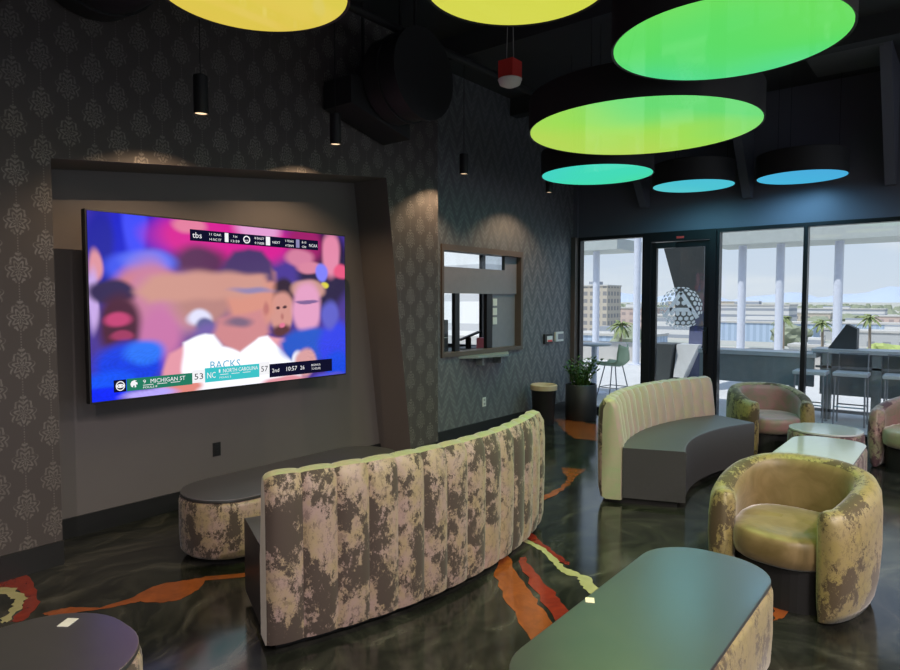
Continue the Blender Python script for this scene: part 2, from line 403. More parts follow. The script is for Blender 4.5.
f.build('door_jamb', 'frame_black', d)
f = MB(); f.box(.105, .17, .02, .08, .01, 2.46); f.box(.83, .895, .02, .08, .01, 2.46); f.box(.17, .83, .02, .08, 2.38, 2.46); f.box(.17, .83, .02, .08, .01, .22)
lf = f.build('door_leaf', 'frame_black', d)
MB().box(.17, .83, .045, .055, .22, 2.38).build('pane', 'glass', d)
f = MB(); f.box(.84, .885, -.03, .02, .95, 1.30); f.tube([(.86, -.03, 1.0), (.86, -.08, 1.0), (.86, -.08, 1.25), (.86, -.03, 1.25)], .012)
f.build('door_handle', 'black_paint', d)
MB().box(.18, .45, -.03, .02, 2.38, 2.45).build('door_closer', 'black_paint', d)
MB().box(.46, .56, -.022, -.012, 2.50, 2.53).build('indicator_light', 'red_plastic', d)
# white honeycomb-sphere decal on the door glass
dc = MB(); R0 = .30; cx0, cz0 = .51, 1.55
def sph(ax, az):   # plane angles -> orthographic disc
    r = math.hypot(ax, az)
    if r < 1e-6: return (0, 0)
    s_ = sin(min(r, pi / 2)) / r
    return (ax * s_ * R0, az * s_ * R0)
hs = .285
for i in range(-7, 8):
    for j in range(-7, 8):
        ax = (i + (j % 2) * .5) * hs; az = j * hs * .866
        if math.hypot(ax, az) > 1.38: continue
        cq = Vector(sph(ax, az)); near = False
        for p_, q_ in (((0, .22), (-.23, -.13)), ((0, .22), (.23, -.13)), ((-.15, -.02), (.15, -.02))):
            a_, b_ = Vector(p_), Vector(q_); u_ = max(0, min(1, (cq - a_).dot(b_ - a_) / (b_ - a_).length_squared))
            if (a_ + (b_ - a_) * u_ - cq).length < .045: near = True
        if near: continue
        pts = []
        for q in range(6):
            a = radians(60 * q + 30); pts.append(sph(ax + .42 * hs * cos(a), az + .42 * hs * sin(a)))
        dc.add([(cx0 + px, .040, cz0 + pz) for px, pz in pts], [tuple(range(6))])
def bar2(p, q, wd):
    a = Vector(p); b = Vector(q); n_ = (b - a).normalized(); n_ = Vector((-n_.y, n_.x)) * wd / 2
    dc.add([(cx0 + t.x, .039, cz0 + t.y) for t in (a + n_, b + n_, b - n_, a - n_)], [(0, 1, 2, 3)])
bar2((0, .22), (-.23, -.13), .055); bar2((0, .22), (.23, -.13), .055); bar2((-.15, -.02), (.15, -.02), .055)
dc.build('honeycomb_decal', 'decal_white', d)
bw = bpy.data.objects.new('window_6', None); link(bw); bw.location = (-7.9, YW, .85); struct(bw)
f = MB(); f.box(0, 2.9, 0, .1, 0, .05); f.box(0, 2.9, 0, .1, 2.0, 2.05); f.box(1.4, 1.46, 0, .1, 0, 2.0)
f.build('window_frame', 'frame_black', bw); MB().box(0, 2.9, .05, .058, .05, 2.0).build('pane', 'glass', bw)

# ------------------------------------------------------------------ ticket window
t = bpy.data.objects.new('window_7', None); link(t); t.location = (W2, TY0, TZ0); struct(t)
W_, H_ = TY1 - TY0, TZ1 - TZ0
f = MB(); f.box(-.15, .025, 0, .035, 0, H_); f.box(-.15, .025, W_ - .05, W_, 0, H_); f.box(-.15, .025, .035, W_ - .05, H_ - .07, H_); f.box(-.15, .025, .035, W_ - .05, 0, .05)
f.build('window_frame', 'brown_trim', t)
f = MB(); f.box(-.10, -.05, .035, W_ - .05, .74, 1.05); f.box(-.10, -.05, 1.38, W_ - .05, 1.05, H_ - .07)
f.build('transom_panel', 'grey_panel', t)
f = MB(); f.box(-.10, -.05, .98, 1.10, .05, .74); f.box(-.10, -.05, .33, .42, .05, .74)
f.build('mullion', 'frame_black', t)
MB().box(-.08, -.072, .035, 1.38, 1.05, H_ - .07).build('pane', 'glass', t)
MB().box(-.08, -.072, .035, .33, .05, .74).build('pane', 'glass', t)
MB().box(-.08, -.072, 1.10, W_ - .05, .05, .74).build('pane', 'grey_panel', t)  # grey reflection on this pane set as an opaque colour
f = MB(); 
for q in range(3): f.box(-.07, -.06, 1.13, 1.22, .35 + q * .12, .44 + q * .12)
f.build('notice', 'white_plastic', t)
s = thing('ticket_shelf', 'grey curved shelf fixed below the ticket window', 'shelf', (W2, 6.6, .965))
pts = [(.02, -.55)] + [(.02 + .20 * sin(pi * q / 10) ** .5 + .03 * cos(q), -.45 + q * .09) for q in range(1, 10)] + [(.02, .5)]
MB().prism([(0.002, -.55)] + pts[1:-1] + [(0.002, .5)], 0, .03).build('shelf_board', 'counter_grey', s, bev=.004)
MB().box(.002, .1, -.2, -.17, -.1, 0).build('bracket', 'counter_grey', s); MB().box(.002, .1, .2, .23, -.1, 0).build('bracket', 'counter_grey', s)
# booth contents
s = thing('booth_counter', 'dark counter inside the ticket booth', 'counter', (-5.3, 6.9, 0))
MB().box(-.35, .38, -1.3, 1.3, .95, 1.0).build('worktop', 'counter_grey', s); MB().box(-.3, .3, -1.2, 1.2, 0, .95).build('base', 'base_black', s)
s = thing('monitor', 'dark tilted screen on the ticket booth counter', 'monitor', (-5.25, 6.98, 1.0))
m_ = MB(); m_.v = []; m_.add([(-.02, -.17, .12), (.06, .17, .22), (.06, .17, .24), (-.02, -.17, .14), (-.1, -.12, .12), (-.02, .2, .22), (-.02, .2, .24), (-.1, -.12, .14)], [(0, 1, 2, 3), (4, 7, 6, 5), (0, 4, 5, 1), (3, 2, 6, 7), (0, 3, 7, 4), (1, 5, 6, 2)])
m_.build('screen', 'black_paint', s); MB().box(-.05, .0, -.03, .03, 0, .16).build('stand', 'black_paint', s)
MB().box(-.09, .03, -.1, .1, 0, .012).build('foot', 'black_paint', s)
tag(MB().box(-.08, .08, -.10, .02, 0, .16).build('card_box', 'pink_card', loc=(-5.06, 7.08, 1.0), bev=.004), 'pink card box in the ticket window, beside the tilted screen', 'box')
tag(MB().box(-.08, .08, -.07, .07, 0, .15).build('card_box', 'pink_card', loc=(-5.06, 7.24, 1.0), bev=.004), 'pink card box in the ticket window, nearest the right post', 'box')
s = thing('till_cabinet', 'tall dark cabinet with arrow sign at left of ticket window', 'cabinet', (-5.13, 6.12, 1.0))
MB().box(-.15, .12, -.22, .1, 0, .42).build('body', 'black_paint', s, bev=.01)
MB().box(.12, .125, -.18, .08, .20, .205).build('trim_strip', 'white_plastic', s)
MB().add([(.126, -.2, .62), (.126, -.1, .40), (.126, -.14, .60)], [(0, 1, 2)]).add([(.12, -.2, .62), (.12, -.1, .40), (.12, -.14, .60)], [(2, 1, 0)]).build('arrow_sign', 'frosted', s)

# wall fittings
for (y, z, m1, lab) in ((8.1, 1.04, 'red_plastic', 'black framed red and white plate left of the white one, by the corner'), (8.42, 1.06, 'white_plastic', 'white wall plate nearest the window corner')):
    s = thing('wall_sign', lab, 'sign', (W2, y, z))
    MB().box(0.001, .03, -.10, .12, 0, .14).build('sign_body', 'black_paint' if m1 == 'red_plastic' else 'white_plastic', s, bev=.004)
    MB().box(.03, .033, -.04, .11, .03, .11).build('sign_face', 'white_plastic' if m1 == 'red_plastic' else 'grey_panel', s)
    if m1 == 'red_plastic': MB().box(.033, .035, -.03, .1, .03, .055).build('sign_stripe', 'red_plastic', s)
def outlet(loc, mat, mat2, lab):
    s = thing('wall_outlet', lab, 'outlet', loc)
    MB().box(.001, .008, -.035, .035, -.057, .057).build('plate', mat, s, bev=.003)
    for dz in (-.025, .025):
        so = MB().box(.008, .011, -.016, .016, dz - .014, dz + .014).build('socket', mat2, s)
outlet((W2, 6.57, .39), 'white_plastic', 'cable_grey', 'white wall outlet below the ticket window')
outlet((NX, 2.96, .42), 'black_paint', 'base_black', 'black wall outlet under the television')

# ------------------------------------------------------------------ television
TVX, TY, TZ, TW, TH = -4.51, 1.85, .98, 2.23, 1.26
tv = thing('television', 'large wall-mounted television showing a basketball game', 'television', (TVX, TY, TZ))
MB().box(-.06, -.004, -.012, TW + .012, -.012, TH + .012).build('housing', 'black_paint', tv, bev=.004)
MB().box(NX - TVX + .001, -.06, .25, TW - .25, .2, TH - .2).build('wall_mount', 'black_paint', tv)
BLOBS=[ (0.186,0.871,0.193,0.222,20,25,190,0.6),(0.034,0.799,0.04,0.235,25,25,150,0.5),(0.14,0.946,0.037,0.217,60,70,235,0.5),(0.374,0.895,0.051,0.178,60,20,110,0.5),(0.469,0.907,0.277,0.16,205,30,140,0.35),(0.572,1.034,0.059,0.057,200,140,190,0.4),(0.321,0.975,0.057,0.047,215,120,150,0.5),(0.355,0.763,0.102,0.095,85,40,80,0.6),(0.121,0.711,0.079,0.076,60,80,225,0.5),(0.184,0.749,0.083,0.067,90,110,235,0.5),(0.019,0.72,0.02,0.083,210,140,150,0.5),(0.011,0.537,0.017,0.156,190,160,220,0.5),(0.182,0.593,0.109,0.123,205,120,90,0.5),(0.181,0.537,0.08,0.223,190,120,150,0.6),(0.298,0.508,0.105,0.163,190,130,150,0.7),(0.211,0.34,0.072,0.17,190,110,160,0.6),(0.37,0.538,0.111,0.155,175,125,120,0.5),(0.066,0.58,0.07,0.064,45,30,75,0.4),(0.087,0.402,0.063,0.162,70,25,50,0.4),(0.081,0.43,0.042,0.038,185,60,110,0.5),(0.092,0.343,0.036,0.027,150,50,90,0.5),(0.114,0.182,0.11,0.121,20,60,215,0.4),(0.052,0.083,0.088,0.075,20,80,235,0.5),(0.161,0.248,0.063,0.067,40,110,235,0.5),(0.35,0.431,0.044,0.048,215,215,240,0.5),(0.368,0.388,0.033,0.042,90,90,140,0.5),(0.386,0.327,0.052,0.072,110,90,160,0.6),(0.584,0.998,0.093,0.089,215,150,200,0.5),(0.895,0.751,0.134,0.282,35,20,60,0.3),(0.796,0.915,0.087,0.136,150,30,100,0.5),(0.771,0.824,0.067,0.061,200,120,150,0.4),(0.819,0.76,0.064,0.041,205,125,150,0.4),(0.927,0.86,0.047,0.156,215,130,160,0.35),(0.98,0.742,0.043,0.051,220,80,120,0.4),(0.879,0.729,0.031,0.063,120,120,235,0.3),(0.894,0.645,0.021,0.021,210,200,60,0.4),(0.597,0.538,0.06,0.194,200,135,125,0.3),(0.689,0.538,0.064,0.146,45,25,45,0.25),(0.684,0.459,0.055,0.133,200,140,130,0.25),(0.681,0.335,0.040,0.040,85,45,50,0.6),(0.682,0.372,0.013,0.016,215,110,140,0.5),(0.808,0.608,0.083,0.069,190,140,130,0.3),(0.802,0.483,0.069,0.179,215,150,185,0.3),(0.803,0.525,0.059,0.014,120,90,140,0.3),(0.815,0.226,0.139,0.118,30,80,190,0.3),(0.944,0.214,0.086,0.174,45,60,220,0.4),(0.919,0.432,0.042,0.1,90,90,190,0.5),(0.953,0.068,0.065,0.102,25,70,215,0.4),(0.291,-0.001,0.07,0.082,215,130,120,0.3),(0.756,0.095,0.029,0.096,225,225,240,0.3),(0.794,0.11,0.049,0.097,205,150,150,0.3),(0.031,0.028,0.063,0.048,15,40,235,0.3),(0.174,0.011,0.084,0.028,175,160,240,0.5),(0.459,-0.008,0.118,0.044,240,240,250,0.3),(0.694,-0.005,0.101,0.034,215,140,150,0.4),(0.916,-0.006,0.074,0.029,80,80,200,0.5),
 (0.667,0.49,0.010,0.010,60,30,40,.4),(0.700,0.49,0.010,0.010,60,30,40,.4),(0.684,0.43,0.008,0.02,175,110,105,.8),(0.612,0.48,0.012,0.04,180,110,105,.8),(.56,.60,.08,.018,140,125,165,.9),(.50,.40,.05,.03,120,95,120,.9)]
def lin(c): c = c / 255; return c / 12.92 if c <= .04045 else ((c + .055) / 1.055) ** 2.4
NXg, NYg = 260, 148
PI_ = 40
sv = [(0, TW * i / NXg, TH * j / NYg) for j in range(NYg + 1) for i in range(NXg + 1)]
sf = [(j * (NXg + 1) + i, j * (NXg + 1) + i + 1, (j + 1) * (NXg + 1) + i + 1, (j + 1) * (NXg + 1) + i) for j in range(NYg) for i in range(NXg)]
me = bpy.data.meshes.new('screen'); me.from_pydata(sv, [], sf)
POLYS = [
 ([(0.435,0.648),(0.449,0.538),(0.471,0.402),(0.595,0.37),(0.639,0.46),(0.654,0.565),(0.651,0.722),(0.599,0.783),(0.487,0.774)], (205,138,122), .02),
 ([(0.432,0.684),(0.444,0.77),(0.484,0.835),(0.541,0.866),(0.6,0.847),(0.638,0.786),(0.65,0.669),(0.624,0.655),(0.598,0.693),(0.507,0.688),(0.443,0.636)], (70,50,100), .02),
 ([(0.135,0.581),(0.183,0.671),(0.283,0.694),(0.448,0.709),(0.612,0.695),(0.62,0.601),(0.505,0.551),(0.352,0.538),(0.181,0.526)], (196,142,130), .03),  # tan band: room reflection on the screen painted into the picture
 ([(0.425,0.428),(0.596,0.474),(0.629,0.329),(0.594,0.247),(0.501,0.186),(0.431,0.256),(0.394,0.332)], (196,128,132), .02),
 ([(0.199,-0.029),(0.215,0.129),(0.243,0.228),(0.299,0.292),(0.34,0.273),(0.33,-0.021)], (218,146,160), .012),
 ([(0.62,0.303),(0.692,0.285),(0.747,0.185),(0.765,0.087),(0.718,0.087),(0.655,0.175)], (222,150,160), .012),
 ([(0.687,0.252),(0.733,0.254),(0.761,0.183),(0.77,0.072),(0.718,0.093)], (30,80,105), .008),
 ([(0.288,0.293),(0.368,0.334),(0.397,0.332),(0.431,0.256),(0.501,0.211),(0.577,0.294),(0.62,0.303),(0.695,0.19),(0.746,0.089),(0.764,-0.093),(0.295,-0.013),(0.283,0.13)], (246,246,255), .010)]
def pdist(px, py, P):
    ins = False; dm = 9
    for i in range(len(P)):
        x0, y0 = P[i - 1]; x1, y1 = P[i]
        if (y0 > py) != (y1 > py) and px < (x1 - x0) * (py - y0) / (y1 - y0) + x0: ins = not ins
        dx, dy = x1 - x0, y1 - y0; t_ = max(0, min(1, ((px - x0) * dx + (py - y0) * dy) / (dx * dx + dy * dy)))
        dm = min(dm, math.hypot(px - x0 - t_ * dx, py - y0 - t_ * dy))
    return dm if ins else -dm
PB = [(min(p[0] for p in P), max(p[0] for p in P), min(p[1] for p in P), max(p[1] for p in P)) for P, c_, w_ in POLYS]
ca = me.color_attributes.new('picture', 'FLOAT_COLOR', 'POINT'); buf = []
L = [(u, v_, du, dv, lin(r), lin(g), lin(b), s_) for u, v_, du, dv, r, g, b, s_ in BLOBS]
for (x_, y_, z_) in sv:
    u, v_ = y_ / TW, z_ / TH
    uw = u + .003 * sin(v_ * 23 + u * 40); vw = v_ + .004 * sin(u * 50)
    soft = 1.45
    c = [lin(70), lin(50), lin(140)]
    def polys(c):
        for (P, pc, w_), (a0, a1, b0, b1) in zip(POLYS, PB):
            if uw < a0 - w_ or uw > a1 + w_ or vw < b0 - w_ or vw > b1 + w_: continue
            a = pdist(uw, vw, P) / w_ * .5 + .5; a = max(0, min(1, a)); a = a * a * (3 - 2 * a)
            for q_ in range(3): c[q_] += (lin(pc[q_]) - c[q_]) * a
    for bi, (bu, bv, du, dv, r, g, b, s_) in enumerate(L):
        if bi == PI_: polys(c)
        q = ((uw - bu) / du) ** 2 + ((vw - bv) / dv) ** 2
        if q > 3.2: continue
        ss = s_ * soft; a = (1 + ss * .5 - math.sqrt(q)) / ss; a = 0 if a < 0 else 1 if a > 1 else a
        a = a * a * (3 - 2 * a)
        c[0] += (r - c[0]) * a; c[1] += (g - c[1]) * a; c[2] += (b - c[2]) * a
    if v_ < .26 and (u < .2 or u > .8):
        rp = .05 * sin(u * 170 + 9 * sin(v_ * 40)) * sin(v_ * 110 + 5 * sin(u * 60))
        c = [max(0, q * (1 + rp * 2)) for q in c]
    buf += [*c, 1.0]
ca.data.foreach_set('color', buf)
k = NT('screen_picture'); at = k.n('ShaderNodeAttribute', attribute_name='picture'); em = k.n('ShaderNodeEmission'); k.put(em.inputs[0], at.outputs['Color']); em.inputs[1].default_value = 1.15
gl = k.n('ShaderNodeBsdfGlossy'); gl.inputs[0].default_value = (.03, .03, .03, 1); gl.inputs['Roughness'].default_value = .15
ad = k.n('ShaderNodeAddShader'); k.t.links.new(em.outputs[0], ad.inputs[0]); k.t.links.new(gl.outputs[0], ad.inputs[1]); k.t.links.new(ad.outputs[0], k.out.inputs[0])
me.materials.append(k.m); scr = bpy.data.objects.new('screen', me); link(scr, tv)
scr.location = (0, 0, 0)
for nm, c, st in (('g_green', (.02, .20, .12), 1), ('g_teal', (.05, .55, .58), 1), ('g_white', (.92, .92, .95), 1), ('g_black', (.006, .006, .025), 1), ('g_text_dark', (.02, .02, .03), 1), ('g_lilac', (.45, .42, .8), .6)): emit(nm, c, st)
def text(s_, u, v, h, mat, parent, name='caption', wd=None, xo=.004, align='LEFT'):
    cu = bpy.data.curves.new(name, 'FONT'); cu.body = s_; cu.size = 1; cu.align_x = align; cu.resolution_u = 2
    o = bpy.data.objects.new('tmp', cu); COL.objects.link(o)
    dg = bpy.context.evaluated_depsgraph_get(); me = bpy.data.meshes.new_from_object(o.evaluated_get(dg))
    bpy.data.objects.remove(o)
    xs = [p.co.x for p in me.vertices]; zs = [p.co.y for p in me.vertices]
    w0 = max(xs) - min(xs); sy = h / .7; sx = sy if wd is None else wd / w0
    x0 = min(xs) if align == 'LEFT' else (max(xs) + min(xs)) / 2
    for p in me.vertices: p.co = Vector((xo, u * TW + (p.co.x - x0) * sx, v * TH + p.co.y * sy))
    me.name = name; me.materials.clear(); me.materials.append(M[mat])
    n = bpy.data.objects.new(name, me); return link(n, parent)
def tvq(u0, u1, v0, v1, mat, parent, name='graphic_bar', xo=.002, v1b=None):
    return MB().box(xo - .001, xo, u0 * TW, u1 * TW, v0 * TH, v1 * TH).build(name, mat, parent)
def ell(mb, cu_, cv_, ru, rv, x_, n=20, inner=0):
    v = [(x_, cu_ * TW + ru * cos(2 * pi * i / n), cv_ * TH + rv * sin(2 * pi * i / n)) for i in range(n)]
    if inner:
        v += [(x_, cu_ * TW + inner * ru * cos(2 * pi * i / n), cv_ * TH + inner * rv * sin(2 * pi * i / n)) for i in range(n)]
        mb.add(v, [(i, (i + 1) % n, n + (i + 1) % n, n + i) for i in range(n)])
    else: mb.add(v, [tuple(range(n))])
sb = tvq(.102, .318, .040, .108, 'g_green', tv, 'score_banner')
text('9', .152, .074, .026, 'g_white', sb, wd=.02); text('MICHIGAN ST', .176, .072, .030, 'g_white', sb, wd=.26); text('FOULS 8', .152, .046, .014, 'g_white', sb, wd=.10)
for q in range(3): tvq(.152 + q * .045, .185 + q * .045, .063, .066, 'g_white', sb, 'timeout_bar', .004)
m_ = MB(); ell(m_, .082, .073, .031, .033, .0045, inner=.8); ell(m_, .082, .073, .026, .014, .0045, inner=.55); ell(m_, .082, .073, .010, .010, .0046)
lb = tvq(.063, .100, .040, .106, 'g_black', tv, 'network_badge'); m_.build('eye_emblem', 'g_white', lb)
m_ = MB(); hl = [(-.020, -.016), (-.026, .004), (-.018, .020), (.0, .028), (.02, .024), (.006, .020), (.022, .010), (.024, -.004), (.012, -.002), (.014, -.02), (.004, -.024), (.002, -.008), (-.008, -.010), (-.008, -.022)]
m_.add([(.0045, .124 * TW + a, .075 * TH + b) for a, b in hl], [tuple(range(len(hl)))]); m_.build('helmet_emblem', 'g_white', sb)
q_ = tvq(.318, .364, .046, .122, 'g_white', tv, 'score_box'); text('53', .341, .066, .045, 'g_text_dark', q_, wd=.070, align='CENTER')
nb = tvq(.364, .580, .042, .128, 'g_teal', tv, 'score_banner'); text('1', .416, .094, .026, 'g_white', nb, wd=.012); text('NORTH CAROLINA', .432, .092, .030, 'g_white', nb, wd=.315); text('FOULS 5', .418, .058, .014, 'g_white', nb, wd=.10)
for q in range(3): tvq(.42 + q * .045, .452 + q * .045, .080, .083, 'g_white', nb, 'timeout_bar', .004)
text('NC', .372, .066, .045, 'g_white', nb, 'letter_emblem', wd=.07)
q_ = tvq(.580, .624, .052, .136, 'g_white', tv, 'score_box'); text('57', .602, .074, .045, 'g_text_dark', q_, wd=.066, align='CENTER')
cb = tvq(.624, .926, .030, .118, 'g_black', tv, 'clock_banner'); text('2nd', .635, .062, .032, 'g_white', cb, wd=.07); text('10:57', .70, .062, .036, 'g_white', cb, wd=.11); text('26', .765, .062, .034, 'g_white', cb, wd=.045)
text('BONUS', .82, .078, .018, 'g_white', cb, wd=.10); text('TO RESUME', .82, .052, .018, 'g_white', cb, wd=.10)
emit('g_muted', (.10, .42, .60), 1)
text('BACKS', .385, .118, .062, 'g_muted', tv, 'shirt_lettering', wd=.26, xo=.0008)
tk = tvq(.320, .860, .885, .952, 'g_black', tv, 'ticker_banner')
text('tbs', .328, .903, .042, 'g_white', tk, 'network_mark', wd=.075)
text('11 OAK', .39, .925, .018, 'g_white', tk, wd=.10); text('14 NC ST', .39, .895, .018, 'g_white', tk, wd=.10)
tvq(.448, .462, .893, .948, 'g_white', tk, 'score_cell', .0045)
text('1st', .482, .925, .018, 'g_white', tk, wd=.035); text('13:59', .472, .895, .018, 'g_white', tk, wd=.075)
m_ = MB(); ell(m_, .535, .918, .032, .030, .0045, inner=.72); m_.build('round_emblem', 'g_white', tk); text('tnt', .524, .907, .016, 'g_white', tk, wd=.04)
text('8 BALST', .568, .925, .018, 'g_white', tk, wd=.09); text('9 NEB', .568, .895, .018, 'g_white', tk, wd=.09); tvq(.616, .634, .893, .948, 'g_white', tk, 'score_cell', .0045)
text('NEXT', .645, .908, .020, 'g_white', tk, wd=.075)
text('5 TEXAS', .702, .925, .018, 'g_white', tk, wd=.085); text('4 TENN', .702, .895, .018, 'g_white', tk, wd=.085)
tvq(.752, .768, .893, .948, 'g_lilac', tk, 'score_cell', .0045); text('8:10', .780, .925, .018, 'g_white', tk, wd=.045); text('CBS', .780, .895, .018, 'g_white', tk, wd=.045)
text('NCAA', .815, .905, .026, 'g_white', tk, wd=.09)

# ------------------------------------------------------------------ disc lamps
def disc_mat(name, base, second, third, ang, strength=.95):
    k = NT(name); sp = k.n('ShaderNodeSeparateXYZ'); k.put(sp.inputs[0], k.obj())
    n_ = k.noise(k.obj(), .9, 1, .5)
    g = k.math('ADD', k.math('MULTIPLY', sp.outputs[0], cos(ang)), k.math('MULTIPLY', sp.outputs[1], sin(ang)))
    g = k.math('ADD', g, k.math('MULTIPLY', k.math('SUBTRACT', n_, .5), 1.2))
    c = k.ramp(k.math('ADD', k.math('MULTIPLY', g, .5), .5), [(.15, second), (.5, base), (.85, third)])
    e = k.n('ShaderNodeEmission'); k.put(e.inputs[0], c); e.inputs[1].default_value = strength
    gl = k.n('ShaderNodeBsdfGlossy'); gl.inputs[0].default_value = (.05, .05, .05, 1); gl.inputs['Roughness'].default_value = .05
    ad = k.n('ShaderNodeAddShader'); k.t.links.new(e.outputs[0], ad.inputs[0]); k.t.links.new(gl.outputs[0], ad.inputs[1]); k.t.links.new(ad.outputs[0], k.out.inputs[0])
    return k.m
LZ = 3.05; LAMPW = 30
def disc_lamp(x, y, dia, mat, lab, lcol, power, h=.26, rot=0):
    r = thing('disc_pendant_lamp', lab, 'lamp', (x, y, LZ), 0, 'round colour-changing ceiling lamps')
    R_ = dia / 2; n = 64; s_ = MB()
    s_.lathe([(R_ - .012, .006), (R_, 0), (R_, h), (R_ - .02, h + .01)], n, capb=False, capt=True)
    s_.build('shade', 'duct_black', r, smooth=True)
    m_ = MB(); m_.lathe([(R_ - .013, 0.004), (R_ - .013, .012)], n); m_.build('diffuser', mat, r)
    for q in range(3):
        a = 2 * pi * q / 3 + .4; MB().tube([(R_ * .8 * cos(a), R_ * .8 * sin(a), h + .005), (R_ * .8 * cos(a), R_ * .8 * sin(a), CH - LZ)], .003, 6).build('suspension_cable', 'cable_grey' if False else 'duct_black', r)
    if power:
        for q in range(5):
            a = 2 * pi * q / 5 + rot; rr = 0 if q == 0 else R_ * .6
            ld = bpy.data.lights.new('lamp_light', 'SPOT'); ld.energy = power / 5; ld.color = lcol; ld.spot_size = radians(112 if y < 7.5 else 172); ld.spot_blend = .9; ld.shadow_soft_size = 0.0
            lo = bpy.data.objects.new('lamp_light', ld); link(lo, r); lo.location = (rr * cos(a), rr * sin(a), -.01)
    return r
GRN, YG, YEL, CYN, SKY, TEAL = (.115, .75, .14), (.36, .76, .10), (.75, .62, .08), (.08, .58, .68), (.07, .46, .75), (.06, .74, .50)
disc_lamp(-1.089, 3.769, 1.22, disc_mat('disc_green', GRN, (.20, .78, .10), (.08, .72, .30), 1.9), 'large bright green disc lamp, upper right', (.55, 1, .30), 90)
disc_lamp(-2.164, 5.22, 1.84, disc_mat('disc_lime', YG, (.48, .72, .10), (.15, .74, .18), -.4), 'widest lime green disc lamp, in front of the teal one', (.65, 1, .28), 150)
disc_lamp(-3.314, 6.756, 1.23, disc_mat('disc_teal', TEAL, (.06, .66, .62), (.07, .76, .40), 1.2), 'teal green disc lamp nearest the ticket window wall', (.35, 1, .6), 60)
disc_lamp(-2.705, 8.136, .96, disc_mat('disc_cyan', CYN, (.12, .62, .62), (.08, .55, .72), 0), 'pale cyan disc lamp above the glass door', (.3, .8, 1), 40)
disc_lamp(-1.556, 8.33, .94, disc_mat('disc_sky', SKY, (.07, .50, .74), (.07, .42, .75), 0), 'sky blue disc lamp above the rightmost windows', (.3, .7, 1), 60)
disc_lamp(-1.627, 2.512, .85, disc_mat('disc_yellowgreen', (.68, .72, .08), (.72, .70, .09), (.60, .74, .08), 0), 'yellow-green disc lamp cut off by the top edge', (.75, 1, .28), 70)
disc_lamp(-2.605, 1.819, .87, disc_mat('disc_yellow', YEL, (.78, .56, .08), (.70, .66, .08), 0), 'golden yellow disc lamp at the upper left', (1, .85, .3), 40)

# pendant spotlights
emit('warm_glow', (1, .72, .45), 1.5)
for i, (x, y, z, lab) in enumerate(((-3.88, 2.30, 2.84, 'black cylinder spotlight hanging above left end of television niche'), (-4.02, 3.55, 2.90, 'black cylinder spotlight hanging beside the boxed air diffuser'),
                     (-4.05, 5.28, 2.93, 'slim black spotlight hanging in front of the ticket window wall'), (-4.10, 7.07, 2.98, 'black spotlight half hidden under the teal disc lamp'))):
    r = thing('spot_pendant', lab, 'spotlight', (x, y, z), 0, 'cylinder spotlights along the wall')
    m_ = MB(); m_.lathe([(.042, .012), (.045, 0), (.045, .24 if i < 2 else .20), (.03, .25 if i < 2 else .21)], 20, capb=False); m_.build('lamp_body', 'black_paint', r, smooth=True)
    MB().lathe([(.040, .010), (.040, .014)], 20).build('bulb', 'warm_glow', r)
    MB().tube([(0, 0, .20), (0, 0, CH - z)], .004, 6).build('cord', 'black_paint', r)
    ld = bpy.data.lights.new('spot_light', 'SPOT'); ld.energy = 40; ld.color = (1, .68, .40); ld.spot_size = radians(122); ld.spot_blend = .5; ld.shadow_soft_size = 0.0
    lo = bpy.data.objects.new('spot_light', ld); link(lo, r); lo.location = (0, 0, -.005); lo.rotation_euler = (0, radians(14), 0)

# alarm strobe hanging from wires
r = thing('alarm_strobe', 'red box strobe with white dome hanging on two wires', 'alarm', (-2.65, 4.0, 3.19))
MB().lathe([(.03, 0), (.075, .02), (.088, .055), (.075, .062)], 24).build('dome', 'white_plastic', r, smooth=True)
MB().box(-.062, .062, -.062, .062, .062, .185).build('housing', 'red_plastic', r, bev=.004)
for sx in (-.03, .03): MB().tube([(sx, 0, .185), (sx * .3, 0, CH - 3.19)], .003, 6).build('hanging_wire', 'cable_grey', r)

# ceiling services
def duct(x0, x1, y, z, R_, lab):
    r = thing('air_duct', lab, 'duct', (x0, y, z - R_))
    n = 32
    def ring(m_, xa, xb, ra, rb):
        v = [(xa, ra * cos(2 * pi * i / n), R_ + ra * sin(2 * pi * i / n)) for i in range(n)] + [(xb, rb * cos(2 * pi * i / n), R_ + rb * sin(2 * pi * i / n)) for i in range(n)]
        m_.add(v, [(i, (i + 1) % n, n + (i + 1) % n, n + i) for i in range(n)] + [tuple(range(n)), tuple(range(n, 2 * n))[::-1]])
    m_ = MB(); ring(m_, 0, x1 - x0, R_, R_); m_.build('duct_body', 'duct_black', r, smooth=True, sharp=.5)
    m_ = MB(); ring(m_, x1 - x0 - .04, x1 - x0 + .01, R_ + .02, R_ + .02); m_.build('flange', 'duct_black', r, smooth=True, sharp=.5)
    m_ = MB(); ring(m_, .15, .18, R_ + .015, R_ + .015); m_.build('joint_ring', 'duct_black', r, smooth=True, sharp=.5)
    for xx in (.10, x1 - x0 - .1): MB().box(xx - .01, xx + .01, -.01, .01, 2 * R_, CH - z + R_).build('hanger', 'duct_black', r)
    return r
duct(-4.03, -3.66, 4.22, 3.56, .36, 'big round black duct above right end of the television niche')
duct(-4.39, -3.05, 1.84, 3.80, .38, 'round black duct at upper left, beside the golden lamp')
r = thing('air_diffuser', 'black boxed air diffuser under the big round duct', 'air vent', (-4.39, 3.75, 3.12))
m_ = MB(); m_.add([(.002, 0, .17), (.002, .72, 0), (.34, .72, 0), (.34, 0, .17), (.002, 0, .40), (.002, .72, .40), (.34, .72, .40), (.34, 0, .40)], [(0, 1, 2, 3), (4, 7, 6, 5), (0, 4, 5, 1), (1, 5, 6, 2), (2, 6, 7, 3), (3, 7, 4, 0)])
